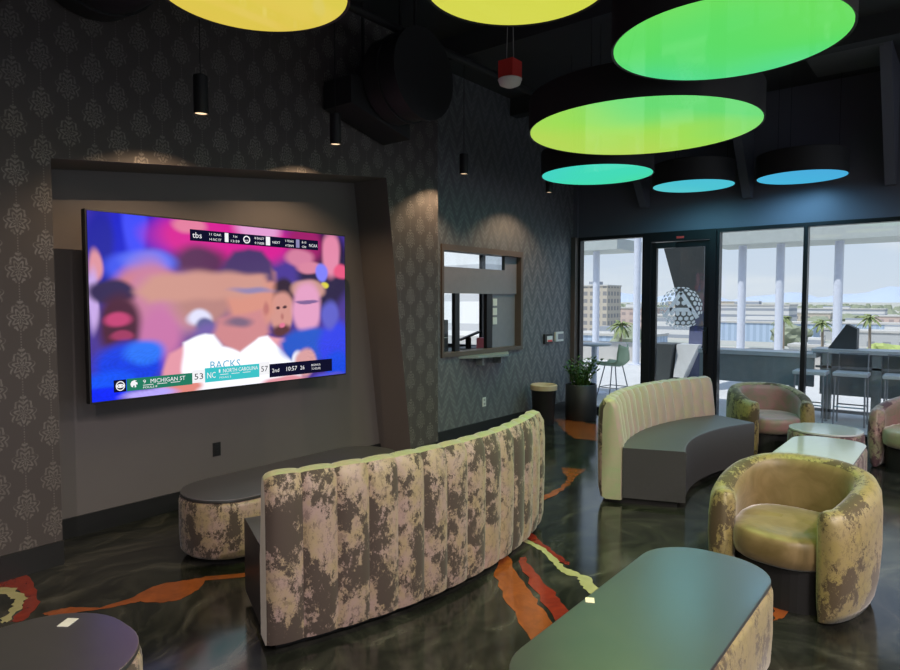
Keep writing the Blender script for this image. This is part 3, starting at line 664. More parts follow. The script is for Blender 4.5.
m_.build('diffuser_box', 'duct_black', r); MB().box(.15, .17, .3, .32, .4, CH - 3.12).build('hanger', 'duct_black', r)
tag(MB().box(-1.45, -.76, 7.75, 8.50, CH - .06, CH - .001).build('ceiling_panel', 'tile_grey'), 'grey square ceiling panel above the blue lamps', 'ceiling panel')
# sloped soffit at upper left and roof beams
m_ = MB(); m_.add([(-4.40, .3, 3.15), (-4.40, 1.55, CH), (-4.40, -2.5, CH), (-4.40, -2.5, 2.9), (-2.6, .3, 3.35), (-2.6, 1.35, CH), (-2.6, -2.5, CH), (-2.6, -2.5, 3.1)], [(0, 1, 2, 3), (4, 7, 6, 5), (0, 4, 5, 1), (3, 2, 6, 7), (0, 3, 7, 4), (1, 5, 6, 2)])
struct(m_.build('trim_soffit', 'ceiling_black'))
for i, (x, lab) in enumerate(((-3.6, 'dark sloping roof brace left of the cyan lamp'), (-2.25, 'dark sloping roof brace between the two blue lamps'), (-.75, 'dark sloping roof brace right of the sky blue lamp'))):
    m_ = MB(); m_.add([(x - .05, YW - .01, 2.95), (x + .05, YW - .01, 2.95), (x + .05, YW - .01, CH), (x - .05, YW - .01, CH), (x - .05, YW - .12, 2.95), (x + .05, YW - .12, 2.95), (x + .05, YW - 1.1, CH), (x - .05, YW - 1.1, CH)], [(0, 1, 2, 3), (4, 7, 6, 5), (0, 4, 5, 1), (1, 5, 6, 2), (3, 2, 6, 7), (0, 3, 7, 4)])
    struct(m_.build('trim_%d' % (i + 3), 'header_grey'))
for i, y in enumerate((.6, 2.9, 5.2, 7.2)):
    struct(MB().box(-4.40 if y < 5.3 else -4.71, 4.8, y - .08, y + .08, CH - .22, CH - .001).build('trim_%d' % (i + 6), 'ceiling_black'))
for i, x in enumerate((-3.9, -.2)):
    tag(MB().tube([(x, -4.4, CH - .28), (x, YW - .1, CH - .28)], .035, 10).build('ceiling_pipe', 'duct_black', smooth=True), ['thin black ceiling pipe running beside the wallpapered wall', 'thin black ceiling pipe running above the green disc lamp'][i], 'pipe')

# ------------------------------------------------------------------ curved channel sofas
def make_sofa(name, label, R_, a0, a1, outer, inner, endm, nch=14, ch_h=.85):
    """circle centre at local origin; backrest at radius R_, seat on the concave side"""
    root = thing(name, label, 'sofa', group='curved channel-back sofas')
    sub = 8; N_ = nch * sub; v = []; f = []; fm = []
    prof_n = None
    for i in range(N_ + 1):
        tt = (i % sub) / sub if i < N_ else 0
        bl = abs(sin(pi * tt)) ** .5 if tt else 0
        bo = .030 * bl; e = min(i, N_ - i) / sub; rnd = 1 if e >= .5 else math.sqrt(max(0, 1 - (1 - e / .5) ** 2))
        th = radians(a0 + (a1 - a0) * i / N_)
        inset = .012 * (1 - rnd)
        zt = ch_h - .018 * (1 - rnd)
        P_ = [(R_ - .035 - inset, .03), (R_ + bo * .35 - .006 - inset, .045), (R_ + bo * .75 - inset, .12), (R_ + bo - inset, .4), (R_ + bo - inset, .66), (R_ + bo * .9 - .006 - inset, zt - .06), (R_ - .028 + bo * .5 - inset, zt - .012 + .3 * bo),
              (R_ - .06, zt + .35 * bo), (R_ - .092 - bo * .5 + inset, zt - .012 + .3 * bo), (R_ - .112 - bo * .9 + inset, zt - .06), (R_ - .13 - bo + inset, .66), (R_ - .155 - bo + inset, .5), (R_ - .175 + inset, .42), (R_ - .175 + inset, .03)]
        prof_n = len(P_)
        v += [(r_ * cos(th), r_ * sin(th), z_) for r_, z_ in P_]
    for i in range(N_):
        for j in range(prof_n):
            a = i * prof_n + j; b = i * prof_n + (j + 1) % prof_n
            f.append((a, b, b + prof_n, a + prof_n)); fm.append(0 if j < 6 or j == 13 else 1)
    f.append(tuple(range(prof_n))); fm.append(2); f.append(tuple(range(N_ * prof_n, (N_ + 1) * prof_n))); fm.append(2)
    mesh('backrest', v, f, [outer, inner, endm], root, fm=fm, smooth=True, sharp=radians(38))
    bk = root.children[0].data; at_ = bk.attributes.new('channel', 'FLOAT', 'FACE'); rr = random.Random(int(R_ * 10)); cv = [rr.random() for _ in range(nch)]
    at_.data.foreach_set('value', [cv[min(nch - 1, (q // prof_n) // sub)] for q in range(len(bk.polygons))])
    # seat
    v = []; f = []; Ns = 40; P_ = [(R_ - .176, .05), (R_ - .176, .46), (R_ - .64, .46), (R_ - .655, .455), (R_ - .662, .44), (R_ - .66, .05)]
    for i in range(Ns + 1):
        th = radians(a0 + .15 + (a1 - a0 - .3) * i / Ns); v += [(r_ * cos(th), r_ * sin(th), z_) for r_, z_ in P_]
    m = len(P_)
    for i in range(Ns):
        for j in range(m): a = i * m + j; b = i * m + (j + 1) % m; f.append((a, b, b + m, a + m))
    f.append(tuple(range(m))); f.append(tuple(range(Ns * m, (Ns + 1) * m)))
    mesh('seat', v, f, 'vinyl', root, smooth=True, sharp=radians(30))
    v = []; f = []; P_ = [(R_ - .06, 0), (R_ - .06, .05), (R_ - .60, .05), (R_ - .60, 0)]
    for i in range(Ns + 1):
        th = radians(a0 + 1 + (a1 - a0 - 2) * i / Ns); v += [(r_ * cos(th), r_ * sin(th), z_) for r_, z_ in P_]
    m = 4
    for i in range(Ns):
        for j in range(m): a = i * m + j; b = i * m + (j + 1) % m; f.append((a, b, b + m, a + m))
    f.append(tuple(range(m))); f.append(tuple(range(Ns * m, (Ns + 1) * m)))
    mesh('plinth', v, f, 'plinth_black', root)
    return root
def recentre(root, cx, cy, amid, R_, extra=0):
    """put the empty at the base of the sofa, children keep their place"""
    bx, by = (R_ - .3) * cos(radians(amid)), (R_ - .3) * sin(radians(amid))
    root.location = (cx + bx, cy + by, 0)
    for ch in root.children: ch.location = (-bx, -by, 0)
s1 = make_sofa('curved_sofa', 'curved sofa seen from behind, mottled channelled velvet back facing the camera', 3.0, -24.8, 21.5, 'camo', 'velvet_green', 'velvet_tan')
recentre(s1, -5.22, 3.02, -1.5, 3.0)
s2 = make_sofa('curved_sofa', 'curved sofa seen from its seat side, dark vinyl seat and pink-green channelled back', 2.7, 152.3, 201, 'camo', 'velvet_pink', 'velvet_green')
recentre(s2, .19, 5.85, 178, 2.7)

# ------------------------------------------------------------------ tables
def stadium(w_, l_, r_, n=10):
    out = []
    for cx_, cy_, a in ((w_ / 2 - r_, l_ / 2 - r_, 0), (-w_ / 2 + r_, l_ / 2 - r_, 90), (-w_ / 2 + r_, -l_ / 2 + r_, 180), (w_ / 2 - r_, -l_ / 2 + r_, 270)):
        for i in range(n + 1):
            t_ = radians(a + 90 * i / n); p = (cx_ + r_ * cos(t_), cy_ + r_ * sin(t_))
            if not out or math.dist(out[-1], p) > .004: out.append(p)
    if math.dist(out[0], out[-1]) < .004: out.pop()
    return out
def offs(pts, d):
    n = len(pts); out = []
    for i in range(n):
        a = Vector(pts[i - 1]); b = Vector(pts[(i + 1) % n]); t_ = (b - a).normalized() if (b - a).length > 1e-6 else Vector((1, 0))
        out.append((pts[i][0] + t_.y * d, pts[i][1] - t_.x * d))
    return out
def make_table(label, cx_, cy_, w_, l_, r_, mat, h=.42, group='upholstered low tables', rz=0, top='laminate'):
    root = thing('low_table', label, 'table', (cx_, cy_, 0), rz, group)
    base = stadium(w_ - .02, l_ - .02, r_); lev = [(-.012, .045), (0, .065), (.006, .2), (.004, h - .05), (-.003, h - .03), (-.02, h - .018)]
    m_ = MB(); n = len(base); v = []
    for d_, z_ in lev: v += [(x, y, z_) for x, y in offs(base, d_)]
    f = [tuple(range(n))[::-1], tuple(range((len(lev) - 1) * n, len(lev) * n))]
    for j in range(len(lev) - 1):
        for i in range(n): f.append((j * n + i, j * n + (i + 1) % n, (j + 1) * n + (i + 1) % n, (j + 1) * n + i))
    mesh('upholstered_side', v, f, mat, root, smooth=True, sharp=radians(60))
    MB().prism(offs(base, -.005), h - .018, h).build('tabletop', top, root, bev=.004)
    MB().prism(offs(base, -.06), 0, .045).build('plinth', 'plinth_black', root)
    return root
make_table('long rounded low table in the foreground, green glow on its top', -.925, 2.46, .60, 1.62, .25, 'camo_gold')
make_table('dark topped low table cut off by the lower left corner', -2.48, .38, .70, 1.50, .30, 'camo')
make_table('long low table in front of the television niche', -3.80, 2.99, .64, 1.80, .30, 'camo')
make_table('low table behind the golden armchair, sky reflection painted pale on its top', -.94, 5.93, .60, 1.52, .22, 'camo_pink', top='laminate_sky_sheen')
make_table('small round low table beside the far armchair, sky reflection painted pale on top', -1.06, 7.12, .66, .66, .32, 'camo_pink', h=.42, group='round low tables', top='laminate_sky_sheen')
def note(x, y, z, rz, a, b, lab, mat='paper'):
    tag(MB().box(-a, a, -b, b, 0, .0015).build('paper_card', mat, loc=(x, y, z), rz=rz), lab, 'card')
note(-1.185, 2.40, .4205, .5, .018, .022, 'small cream card on the edge of the foreground table')
note(-2.66, .98, .4205, .6, .022, .032, 'small white card on the lower left table', 'white_plastic')
note(-3.66, 2.72, .4205, .6, .025, .035, 'small pale card on the table before the television', 'white_plastic')

# ------------------------------------------------------------------ armchairs
def make_armchair(label, loc, rz, outer, inner, cushion):
    root = thing('tub_armchair', label, 'armchair', loc, rz, 'round tub armchairs'); root.scale = (.965, .965, .975)
    A_, B_ = .345, .33; N_ = 56; secs = []
    t0, t1 = radians(-36), radians(216)
    def pt(t_):
        c_, s_ = cos(t_), sin(t_); e = 2 / 2.5
        return Vector((A_ * math.copysign(abs(c_) ** e, c_), (B_ if s_ > 0 else .44) * math.copysign(abs(s_) ** e, s_)))
    v = []; f = []; fm = []
    hw = .068; prof_n = 16
    ends = [0, .35, .62, .82, .93, 1]
    idx = []
    for i in range(N_ + 1): idx.append((t0 + (t1 - t0) * i / N_, 1.0))
    path = []
    d0 = (pt(t0) - pt(t0 + .02)).normalized(); d1 = (pt(t1) - pt(t1 - .02)).normalized()
    for q in (5, 4, 3, 2, 1): s_ = math.sqrt(1 - (q / 5.2) ** 2); path.append((pt(t0) + d0 * .07 * q / 5, -d0, s_, t0))
    for t_, s_ in idx:
        tg = (pt(t_ + .01) - pt(t_ - .01)).normalized(); path.append((pt(t_), tg, 1.0, t_))
    for q in (1, 2, 3, 4, 5): s_ = math.sqrt(1 - (q / 5.2) ** 2); path.append((pt(t1) + d1 * .07 * q / 5, d1, s_, t1))
    for p, tg, s_, t_ in path:
        nrm = Vector((tg.y, -tg.x))                                  # outward
        k_ = .5 + .5 * sin(max(-pi / 2, min(pi / 2, (t_ - pi / 2) if False else 0)))
        back = max(0, sin(t_)); H_ = .60 + .13 * (max(0, (p.y + .25) / .55) ** .8 if p.y > -.25 else 0)
        w_ = hw * s_
        zz0 = .012; rt = .065
        loop = [(.55 * w_, zz0), (.85 * w_, zz0 + .05), (w_ * 1.10, .16), (w_ * 1.25, .34), (w_ * 1.22, H_ - .16), (w_ * 1.1, H_ - rt), (w_ * .75, H_ - .018 * (1 + (1 - s_))), (w_ * .2, H_ - (1 - s_) * .02),
                (-w_ * .35, H_ - .004 - (1 - s_) * .02), (-w_ * .8, H_ - .025 * (1 + (1 - s_))), (-w_ * 1.0, H_ - rt - .01), (-w_ * .98, H_ - .16), (-w_ * .95, .34), (-w_ * .9, .16), (-w_ * .7, zz0 + .05), (-w_ * .4, zz0)]
        v += [(p.x + nrm.x * a, p.y + nrm.y * a, z_) for a, z_ in loop]
    n_ = len(path)
    for i in range(n_ - 1):
        for j in range(prof_n):
            a = i * prof_n + j; b = i * prof_n + (j + 1) % prof_n
            f.append((a, b, b + prof_n, a + prof_n)); fm.append(1 if 9 <= j <= 14 and 5 <= i < n_ - 6 else 0)
    f.append(tuple(range(prof_n))); fm.append(0); f.append(tuple(range((n_ - 1) * prof_n, n_ * prof_n))); fm.append(0)
    mesh('shell', v, f, [outer, inner], root, fm=fm, smooth=True, sharp=radians(80))
    # cushion : D shape with puffed rounded rim
    c = []; n = 48
    for i in range(n):
        t_ = 2 * pi * i / n; e = 2 / 2.6; cx_, sy_ = cos(t_), sin(t_)
        x = .295 * math.copysign(abs(cx_) ** e, cx_); y = (.25 if sy_ > 0 else .395) * math.copysign(abs(sy_) ** e, sy_)
        c.append((x, y))
    v = []; lev = [(.90, .25), (.97, .27), (1, .32), (1, .375), (.985, .403), (.95, .419), (.8, .428), (.5, .432), (.2, .433)]
    for s_, z_ in lev: v += [(x * s_, y * s_, z_ - (.010 if y < -.1 else 0)) for x, y in c]
    f = [tuple(range(n))[::-1], tuple(range((len(lev) - 1) * n, len(lev) * n))]
    for j in range(len(lev) - 1):
        for i in range(n): f.append((j * n + i, j * n + (i + 1) % n, (j + 1) * n + (i + 1) % n, (j + 1) * n + i))
    mesh('seat_cushion', v, f, cushion, root, smooth=True, sharp=radians(70))
    MB().prism([(x * .97, y * .84) for x, y in c], .0, .25).build('base', 'plinth_black', root)
    return root
make_armchair('golden green velvet tub armchair behind the foreground table', (-.75, 4.08, 0), radians(-9), 'camo_gold', 'velvet_gold', 'velvet_gold')
make_armchair('pink and green tub armchair behind the sofa seat, before the window', (-1.72, 7.78, 0), radians(36), 'camo_gold', 'velvet_rose', 'velvet_rose')
make_armchair('rose lined tub armchair cut off by the right edge', (-.31, 7.77, 0), radians(-30), 'camo_pink', 'velvet_rose', 'velvet_green')

# ------------------------------------------------------------------ bin and plant
r = thing('waste_bin', 'black waste bin with tan bag rim in the corner', 'bin', (-4.42, 7.52, 0))
MB().lathe([(.13, 0), (.14, .02), (.165, .50), (.172, .51), (.172, .525), (.155, .525), (.13, .06)], 32, capt=False).build('bin_body', 'black_paint', r, smooth=True)
MB().lathe([(.178, .47), (.181, .53), (.165, .542), (.150, .53), (.140, .44)], 32, capb=False, capt=False).build('bin_bag', 'bag_tan', r, smooth=True)
r = thing('potted_plant', 'leafy green plant in tall black cylinder pot by the corner', 'plant', (-4.21, 8.18, 0))
MB().lathe([(.205, 0), (.215, .02), (.215, .49), (.205, .50), (.19, .49), (.19, .44)], 40, capt=False).build('pot', 'black_paint', r, smooth=True)
MB().lathe([(.19, .43), (.19, .445)], 32).build('soil', 'soil', r)
m_ = MB(); rnd = random.Random(4)
for i in range(34):
    a = rnd.uniform(0, 2 * pi); lean = rnd.uniform(.02, .26); hgt = rnd.uniform(.22, .42); b0 = rnd.uniform(0, .12)
    pts = []
    for q in range(7):
        t_ = q / 6; pts.append(Vector((cos(a) * (b0 + lean * t_ ** 1.6), sin(a) * (b0 + lean * t_ ** 1.6), .44 + hgt * t_ - .05 * lean * t_)))
    m_.tube(pts, [.006, .006, .005, .005, .004, .003, .002], 5)
    for q in range(1, 7):
        for sd in (-1, 1):
            p = pts[q]; la = a + sd * rnd.uniform(.9, 1.5); d_ = Vector((cos(la), sin(la), rnd.uniform(.3, .9))).normalized(); sidev = d_.cross(Vector((0, 0, 1))).normalized() * .018; up_ = sidev.cross(d_).normalized() * .006
            l_ = rnd.uniform(.055, .085)
            vv = [p, p + d_ * l_ * .35 + sidev + up_, p + d_ * l_ * .75 + sidev * .8 + up_, p + d_ * l_, p + d_ * l_ * .75 - sidev * .8 + up_, p + d_ * l_ * .35 - sidev + up_, p + d_ * l_ * .5]
            m_.add(vv, [(0, 1, 6), (1, 2, 6), (2, 3, 6), (3, 4, 6), (4, 5, 6), (5, 0, 6)])
m_.build('foliage', 'leaf', r)

# ------------------------------------------------------------------ terrace
struct(MB().box(-16, 9, YW + .02, 17.2, -.25, -.01).build('terrace_floor', 'deck'), 'pale terrace floor outside the glass', 'terrace')
struct(MB().box(-16, 9, 17.0, 17.25, -.01, .50).build('wall_terrace', 'concrete'), 'low parapet wall at the terrace edge', 'wall')
struct(MB().box(-4.85, 6, 15.7, 17.3, 2.94, 3.20).box(-4.6, 6, 15.75, 17.3, 3.20, 3.34).build('canopy', 'canopy_white'), 'pale flat canopy edge over the right of the terrace', 'canopy')
struct(MB().box(-9.6, -7.11, 15.7, 17.3, 2.98, 3.26).build('canopy', 'canopy_white'), 'pale flat canopy edge seen through left window', 'canopy')
for i, (x, lab) in enumerate(((-7.92, 'white pole seen at the left side of the left window'), (-6.77, 'white pole just left of the glass door frame'), (-4.21, 'leftmost white pole seen right of the glass door'), (-3.40, 'white pole just left of the slim window mullion'), (-2.25, 'white pole to the right of the slim window mullion'))):
    r = thing('canopy_pole', lab, 'pole', (x, 16.2, -.01), 0, 'white terrace poles')
    top = 2.95 if i >= 2 else 3.0
    if i == 1: top = 3.4
    MB().tube([(0, 0, 0), (0, 0, top)], .09, 16).build('shaft', 'white_metal', r, smooth=True)
    MB().box(-.15, .15, -.15, .15, 0, .03).build('base_plate', 'white_metal', r)
# angular pillar behind the door
r = thing('angular_pillar', 'faceted dark pillar flaring upward behind the glass door', 'pillar', (-4.25, 12.4, -.01))
def loft(m_, a, b, za, zb):
    n = len(a); m_.add([(x, y, za) for x, y in a] + [(x, y, zb) for x, y in b], [tuple(range(n))[::-1], tuple(range(n, 2 * n))] + [(i, (i + 1) % n, n + (i + 1) % n, n + i) for i in range(n)])
sq = lambda x0, x1, y0, y1: [(x0, y0), (x1, y0), (x1, y1), (x0, y1)]
m_ = MB(); loft(m_, sq(-.10, .42, -.2, .3), sq(-.50, .50, -.5, .6), 1.85, 3.6); m_.build('flared_head', 'tower_grey', r)
m_ = MB(); loft(m_, sq(-.1, .42, -.2, .3), sq(-.1, .42, -.2, .3), 1.2, 1.85); m_.build('neck', 'tower_grey', r)
m_ = MB(); loft(m_, sq(.12, .48, -.15, .3), sq(.18, .48, -.15, .3), 0, 1.75); m_.build('blue_shaft', 'tower_blue', r)
m_ = MB(); loft(m_, sq(-.40, -.10, -.5, .1), sq(-.44, -.02, -.5, .1), 0, .86); m_.build('pedestal', 'tower_grey', r)
m_ = MB(); loft(m_, sq(-.02, .16, -.45, .1), sq(0, .40, -.35, .1), .25, .86); m_.build('side_planter', 'counter_top', r)
m_ = MB(); m_.box(-.02, .45, -.6, .1, 0, .2); m_.build('step', 'concrete', r)
# counters
r = thing('terrace_counter', 'long grey panelled counter outside, left of the slim mullion', 'counter', (-2.3, 10.3, -.01))
MB().prism([(-1.0, 0), (-.05, -.02), (.62, .0), (.62, .45), (-1.0, .45)], .86, .92).build('worktop', 'counter_top', r)
MB().prism([(-.98, .02), (-.05, 0), (.60, .02), (.60, .07), (-.05, .05), (-.98, .07)], .45, .86).build('front_panel', 'counter_grey', r)
for x in (-.8, -.3, .1, .3): MB().box(x - .03, x + .03, .1, .16, 0, .86).build('leg', 'steel', r)
r = thing('terrace_counter', 'long bar counter outside with open front, right of the slim mullion', 'counter', (-.4, 10.4, -.01))
MB().prism([(-1.35, 0), (2.4, -.05), (2.4, .6), (-1.35, .5)], .93, .985).build('worktop', 'counter_top', r)
MB().box(-1.3, 2.3, .4, .46, .30, .93).build('back_panel', 'counter_grey', r)
for x in (-1.16, -.57, .2, .9, 1.6): MB().box(x - .055, x + .055, .02, .13, .0, .93).build('leg', 'counter_grey', r)
MB().box(-1.3, 2.3, .02, .08, .72, .75).build('rail', 'steel', r)
MB().box(-1.3, 2.3, .02, .08, .10, .14).build('rail', 'steel', r)
m_ = MB(); m_.add([(0, 0, .985), (.35, 0, .985), (.35, 0, 1.27), (.22, 0, 1.335), (0, .25, .985), (.35, .25, .985), (.35, .25, 1.27), (.22, .25, 1.335)], [(0, 1, 2, 3), (4, 7, 6, 5), (0, 4, 5, 1), (1, 5, 6, 2), (2, 6, 7, 3), (3, 7, 4, 0)])
tag(m_.build('wedge_screen', 'tower_grey', loc=(-1.58, 10.6, -.01)), 'dark wedge-shaped hood standing on the bar counter outside', 'screen')
def bar_stool(x, y, lab, white=True):
    r = thing('bar_stool', lab, 'stool', (x, y, -.01), 0, 'stools at the terrace bar')
    MB().box(-.2, .2, -.18, .18, .66, .71).build('seat', 'counter_top', r, bev=.015)
    for sx in (-.17, .17):
        for sy in (-.15, .15): MB().tube([(sx * 1.05, sy * 1.05, 0), (sx, sy, .66)], .012, 6).build('leg', 'steel', r)
    m_ = MB(); m_.tube([(-.175, -.155, .25), (.175, -.155, .25)], .01, 6); m_.tube([(-.175, .155, .25), (.175, .155, .25)], .01, 6); m_.build('footrest', 'steel', r)
    m_ = MB(); m_.tube([(-.17, .16, .68), (-.17, .18, .95), (.17, .18, .95), (.17, .16, .68)], .012, 6); m_.build('backrest', 'steel', r)
    return r
bar_stool(-1.22, 10.12, 'white seated stool between two bar counter legs'); bar_stool(-.66, 10.12, 'white seated stool at the far right of the bar counter')
bar_stool(-1.69, 10.05, 'white seated stool just right of the slim mullion')
# high table and green shell stool
r = thing('high_table', 'round white high table outside the left window', 'table', (-5.28, 10.75, -.01))
MB().lathe([(.30, .86), (.31, .875), (.31, .89), (.30, .90)], 32).build('tabletop', 'counter_top', r, smooth=True)
MB().tube([(0, 0, .02), (0, 0, .86)], .05, 12).build('column', 'white_metal', r, smooth=True); MB().lathe([(.24, 0), (.23, .02)], 24).build('foot', 'white_metal', r)
r = thing('shell_stool', 'pale green shell bar stool beside the high table outside', 'stool', (-4.72, 10.35, -.01), radians(-95))
v = []; f = []; nu, nv = 12, 14
for j in range(nv + 1):
    t_ = j / nv
    for i in range(nu + 1):
        s_ = i / nu * 2 - 1
        wd = .23 * (1 - .15 * t_) * (1 - .25 * max(0, t_ - .75) / .25)
        y = -.22 + .42 * min(1, t_ / .55) + .10 * max(0, t_ - .5) ; z = .55 + .05 * abs(s_) ** 2 + (.34 * max(0, (t_ - .45) / .55) ** 1.2)
        y -= .12 * s_ * s_ * max(0, t_ - .4); z += .03 * s_ * s_ * (1 - t_)
        v.append((s_ * wd, y, z))
for j in range(nv):
    for i in range(nu): a = j * (nu + 1) + i; f.append((a, a + 1, a + nu + 2, a + nu + 1))
o = mesh('shell_seat', v, f, 'green_plastic', r, smooth=True); md = o.modifiers.new('s', 'SOLIDIFY'); md.thickness = .02
for sx in (-1, 1):
    for sy in (-1, 1): MB().tube([(sx * .22, sy * .2, 0), (sx * .12, sy * .1, .56)], .011, 6).build('leg', 'steel', r)
m_ = MB(); q = .19; m_.tube([(-q, -q * .9, .2), (q, -q * .9, .2), (q, q * .9, .2), (-q, q * .9, .2), (-q, -q * .9, .2)], .008, 6); m_.build('footrest', 'steel', r)

# ------------------------------------------------------------------ the city beyond
GZ = -12.0
o = MB().quad((-6000, 30, GZ), (6000, 30, GZ), (6000, 9000, GZ), (-6000, 9000, GZ)).build('ground', 'city_ground'); struct(o, 'pale open ground and lots far below the terrace', 'ground')
# building helper: along the direction dx per unit depth
def at(k_, d):   # k_ = x/y slope of the sight line, d = distance north
    return (k_ * d, d)
def building(k_, d, w_, dp, h, mat, lab, roof='b_white'):
    x, y = at(k_, d); r = thing('city_building', lab, 'building', (x, y, GZ))
    MB().box(-w_ / 2, w_ / 2, 0, dp, 0, h).build('wall', mat, r)
    MB().box(-w_ / 2 - .3, w_ / 2 + .3, -.3, dp + .3, h, h + .6).build('roof', 'concrete', r)
    MB().box(-w_ / 6, w_ / 8, dp * .3, dp * .6, h + .6, h + 2.2).build('roof_unit', 'b_white', r)
    return r
# sight-line slopes x/y : px600 ~ -.49, px630 ~ -.43, px720 ~ -.29, px760 ~ -.235, px800 ~ -.18, px860 ~ -.10, px900 ~ -.05
building(-.50, 260, 16, 14, 20, 'b_beige', 'tall beige tower block seen in the left window')
building(-.43, 300, 26, 18, 10, 'b_pink', 'pinkish many-windowed block left of the door frame')
building(-.47, 150, 22, 12, 5.0, 'b_blue', 'blue-walled shed low in the left window')
building(-.255, 330, 38, 18, 11.5, 'b_white', 'white banded office block right of the glass door')
building(-.235, 235, 32, 12, 6.2, 'b_blue', 'pale blue warehouse in front of the white office block')
building(-.175, 260, 18, 10, 3.6, 'b_grey', 'low grey building right of the slim mullion')
building(-.19, 420, 36, 18, 6.5, 'b_beige', 'wide beige building behind the palms')
building(-.115, 300, 30, 14, 4.5, 'b_blue', 'low blue-grey building behind the dark wedge')
building(-.07, 230, 24, 12, 4.2, 'b_grey', 'dark grey shed near the right edge')
building(-.05, 380, 40, 16, 6.0, 'b_pink', 'long pinkish building at the right horizon')
building(-.14, 560, 60, 20, 7.5, 'b_white', 'long white building on the horizon, right of the mullion')
building(-.31, 520, 60, 20, 13, 'b_beige', 'wide beige complex on the horizon, just right of the door')
building(-.36, 240, 20, 12, 8, 'b_white', 'white block visible through the glass door')
building(-.165, 175, 11, 8, 2.6, 'b_white', 'small white hut at the foot of the palms')
building(-.90, 60, 22, 16, 22, 'b_bright', 'white block added outside the ticket booth to brighten its window')  # added white mass that makes the view through the booth bright
def palm(k_, d, h, lab):
    x, y = at(k_, d); r = thing('palm_tree', lab, 'tree', (x, y, GZ), 0, 'palms beyond the terrace')
    MB().tube([(0, 0, 0), (.2, 0, h * .5), (.1, .1, h)], [.28, .22, .18], 8).build('trunk', 'trunk', r, smooth=True)
    m_ = MB(); rn = random.Random(int(d))
    for i in range(26):
        a = rn.uniform(0, 2 * pi); el = rn.uniform(-.5, 1.2); L_ = rn.uniform(1.5, 2.2); pts = []
        for q in range(5):
            t_ = q / 4; pts.append(Vector((.1 + cos(a) * L_ * t_ * cos(el), .1 + sin(a) * L_ * t_ * cos(el), h + L_ * t_ * sin(el) - 1.2 * t_ * t_)))
        sd = Vector((-sin(a), cos(a), 0)) * .28
        for q in range(4):
            w0 = (1 - abs(q / 4 - .4)); w1 = (1 - abs((q + 1) / 4 - .4)) if q < 3 else .1
            m_.add([pts[q] - sd * w0 - Vector((0, 0, .15)), pts[q], pts[q + 1], pts[q + 1] - sd * w1 - Vector((0, 0, .15))], [(0, 1, 2, 3)])
            m_.add([pts[q] + sd * w0 - Vector((0, 0, .15)), pts[q], pts[q + 1], pts[q + 1] + sd * w1 - Vector((0, 0, .15))], [(3, 2, 1, 0)])
    m_.build('fronds', 'palm_leaf', r)
palm(-.446, 90, 10.2, 'palm tree seen through the left window')
palm(-.205, 130, 10.6, 'palm tree just left of the slim mullion')
palm(-.157, 125, 10.0, 'first palm tree right of the slim mullion')
palm(-.103, 125, 11.0, 'palm tree above the dark wedge hood, taller than its neighbour')
palm(-.045, 110, 11.2, 'palm tree by the right edge of the photo')
def tree(k_, d, w_, h, mat, lab, grp='round trees beyond the terrace'):
    x, y = at(k_, d); r = thing('leafy_tree', lab, 'tree', (x, y, GZ), 0, grp)
    MB().tube([(0, 0, 0), (0, 0, h * .4)], .3, 6).build('trunk', 'trunk', r)
    bm = bmesh.new(); bmesh.ops.create_icosphere(bm, subdivisions=3, radius=1); rn = random.Random(int(d * 7))
    ph = [rn.uniform(0, 6) for _ in range(6)]
    for v_ in bm.verts:
        c = v_.co; s_ = 1 + .16 * sin(c.x * 6 + ph[0]) * sin(c.y * 5 + ph[1]) + .14 * sin(c.z * 8 + ph[2] + c.x * 4) + rn.uniform(-.08, .08)
        v_.co = Vector((c.x * w_ / 2 * s_, c.y * w_ / 2 * s_, h * .62 + c.z * h * .38 * s_))
    me = bpy.data.meshes.new('crown'); bm.to_mesh(me); bm.free(); me.materials.append(M[mat]); link(bpy.data.objects.new('crown', me), r)
tree(-.43, 125, 7, 8.5, 'tree_leaf', 'bushy tree beside the palm in the left window')
tree(-.195, 190, 9, 8, 'tree_leaf', 'dark round tree just behind the slim mullion')
tree(-.082, 150, 8, 5.5, 'tree_light', 'bright yellow-green tree right of the dark wedge hood')
tree(-.165, 330, 12, 6.5, 'tree_leaf', 'round tree beyond the first right-hand palm')
tree(-.125, 400, 14, 7, 'tree_leaf', 'round tree on the horizon between two palms')
tree(-.03, 330, 14, 7, 'tree_leaf', 'round tree on the horizon at the right edge')
for i, (k_, d, mt, lab) in enumerate(((-.475, 118, 'car_blue', 'blue covered car by the blue shed'), (-.125, 150, 'car_blue', 'blue van right of the dark wedge hood'), (-.215, 150, 'car_white', 'white truck near the slim mullion'), (-.09, 130, 'car_white', 'white car parked below the bright tree'), (-.072, 135, 'car_white', 'white car parked farthest right'))):
    x, y = at(k_, d); r = thing('parked_car', lab, 'car', (x, y, GZ))
    MB().box(-2.6, 2.6, -1, 1, .4, 1.2).build('body', mt, r, bev=.15); MB().box(-1.6, 1.5, -.9, .9, 1.2, 2.0 if i != 1 else 2.6).build('cabin', mt, r, bev=.2)
    for sx in (-1.6, 1.6): MB().box(sx - .35, sx + .35, -1.02, 1.02, 0, .7).build('wheel', 'black_paint', r, bev=.15)
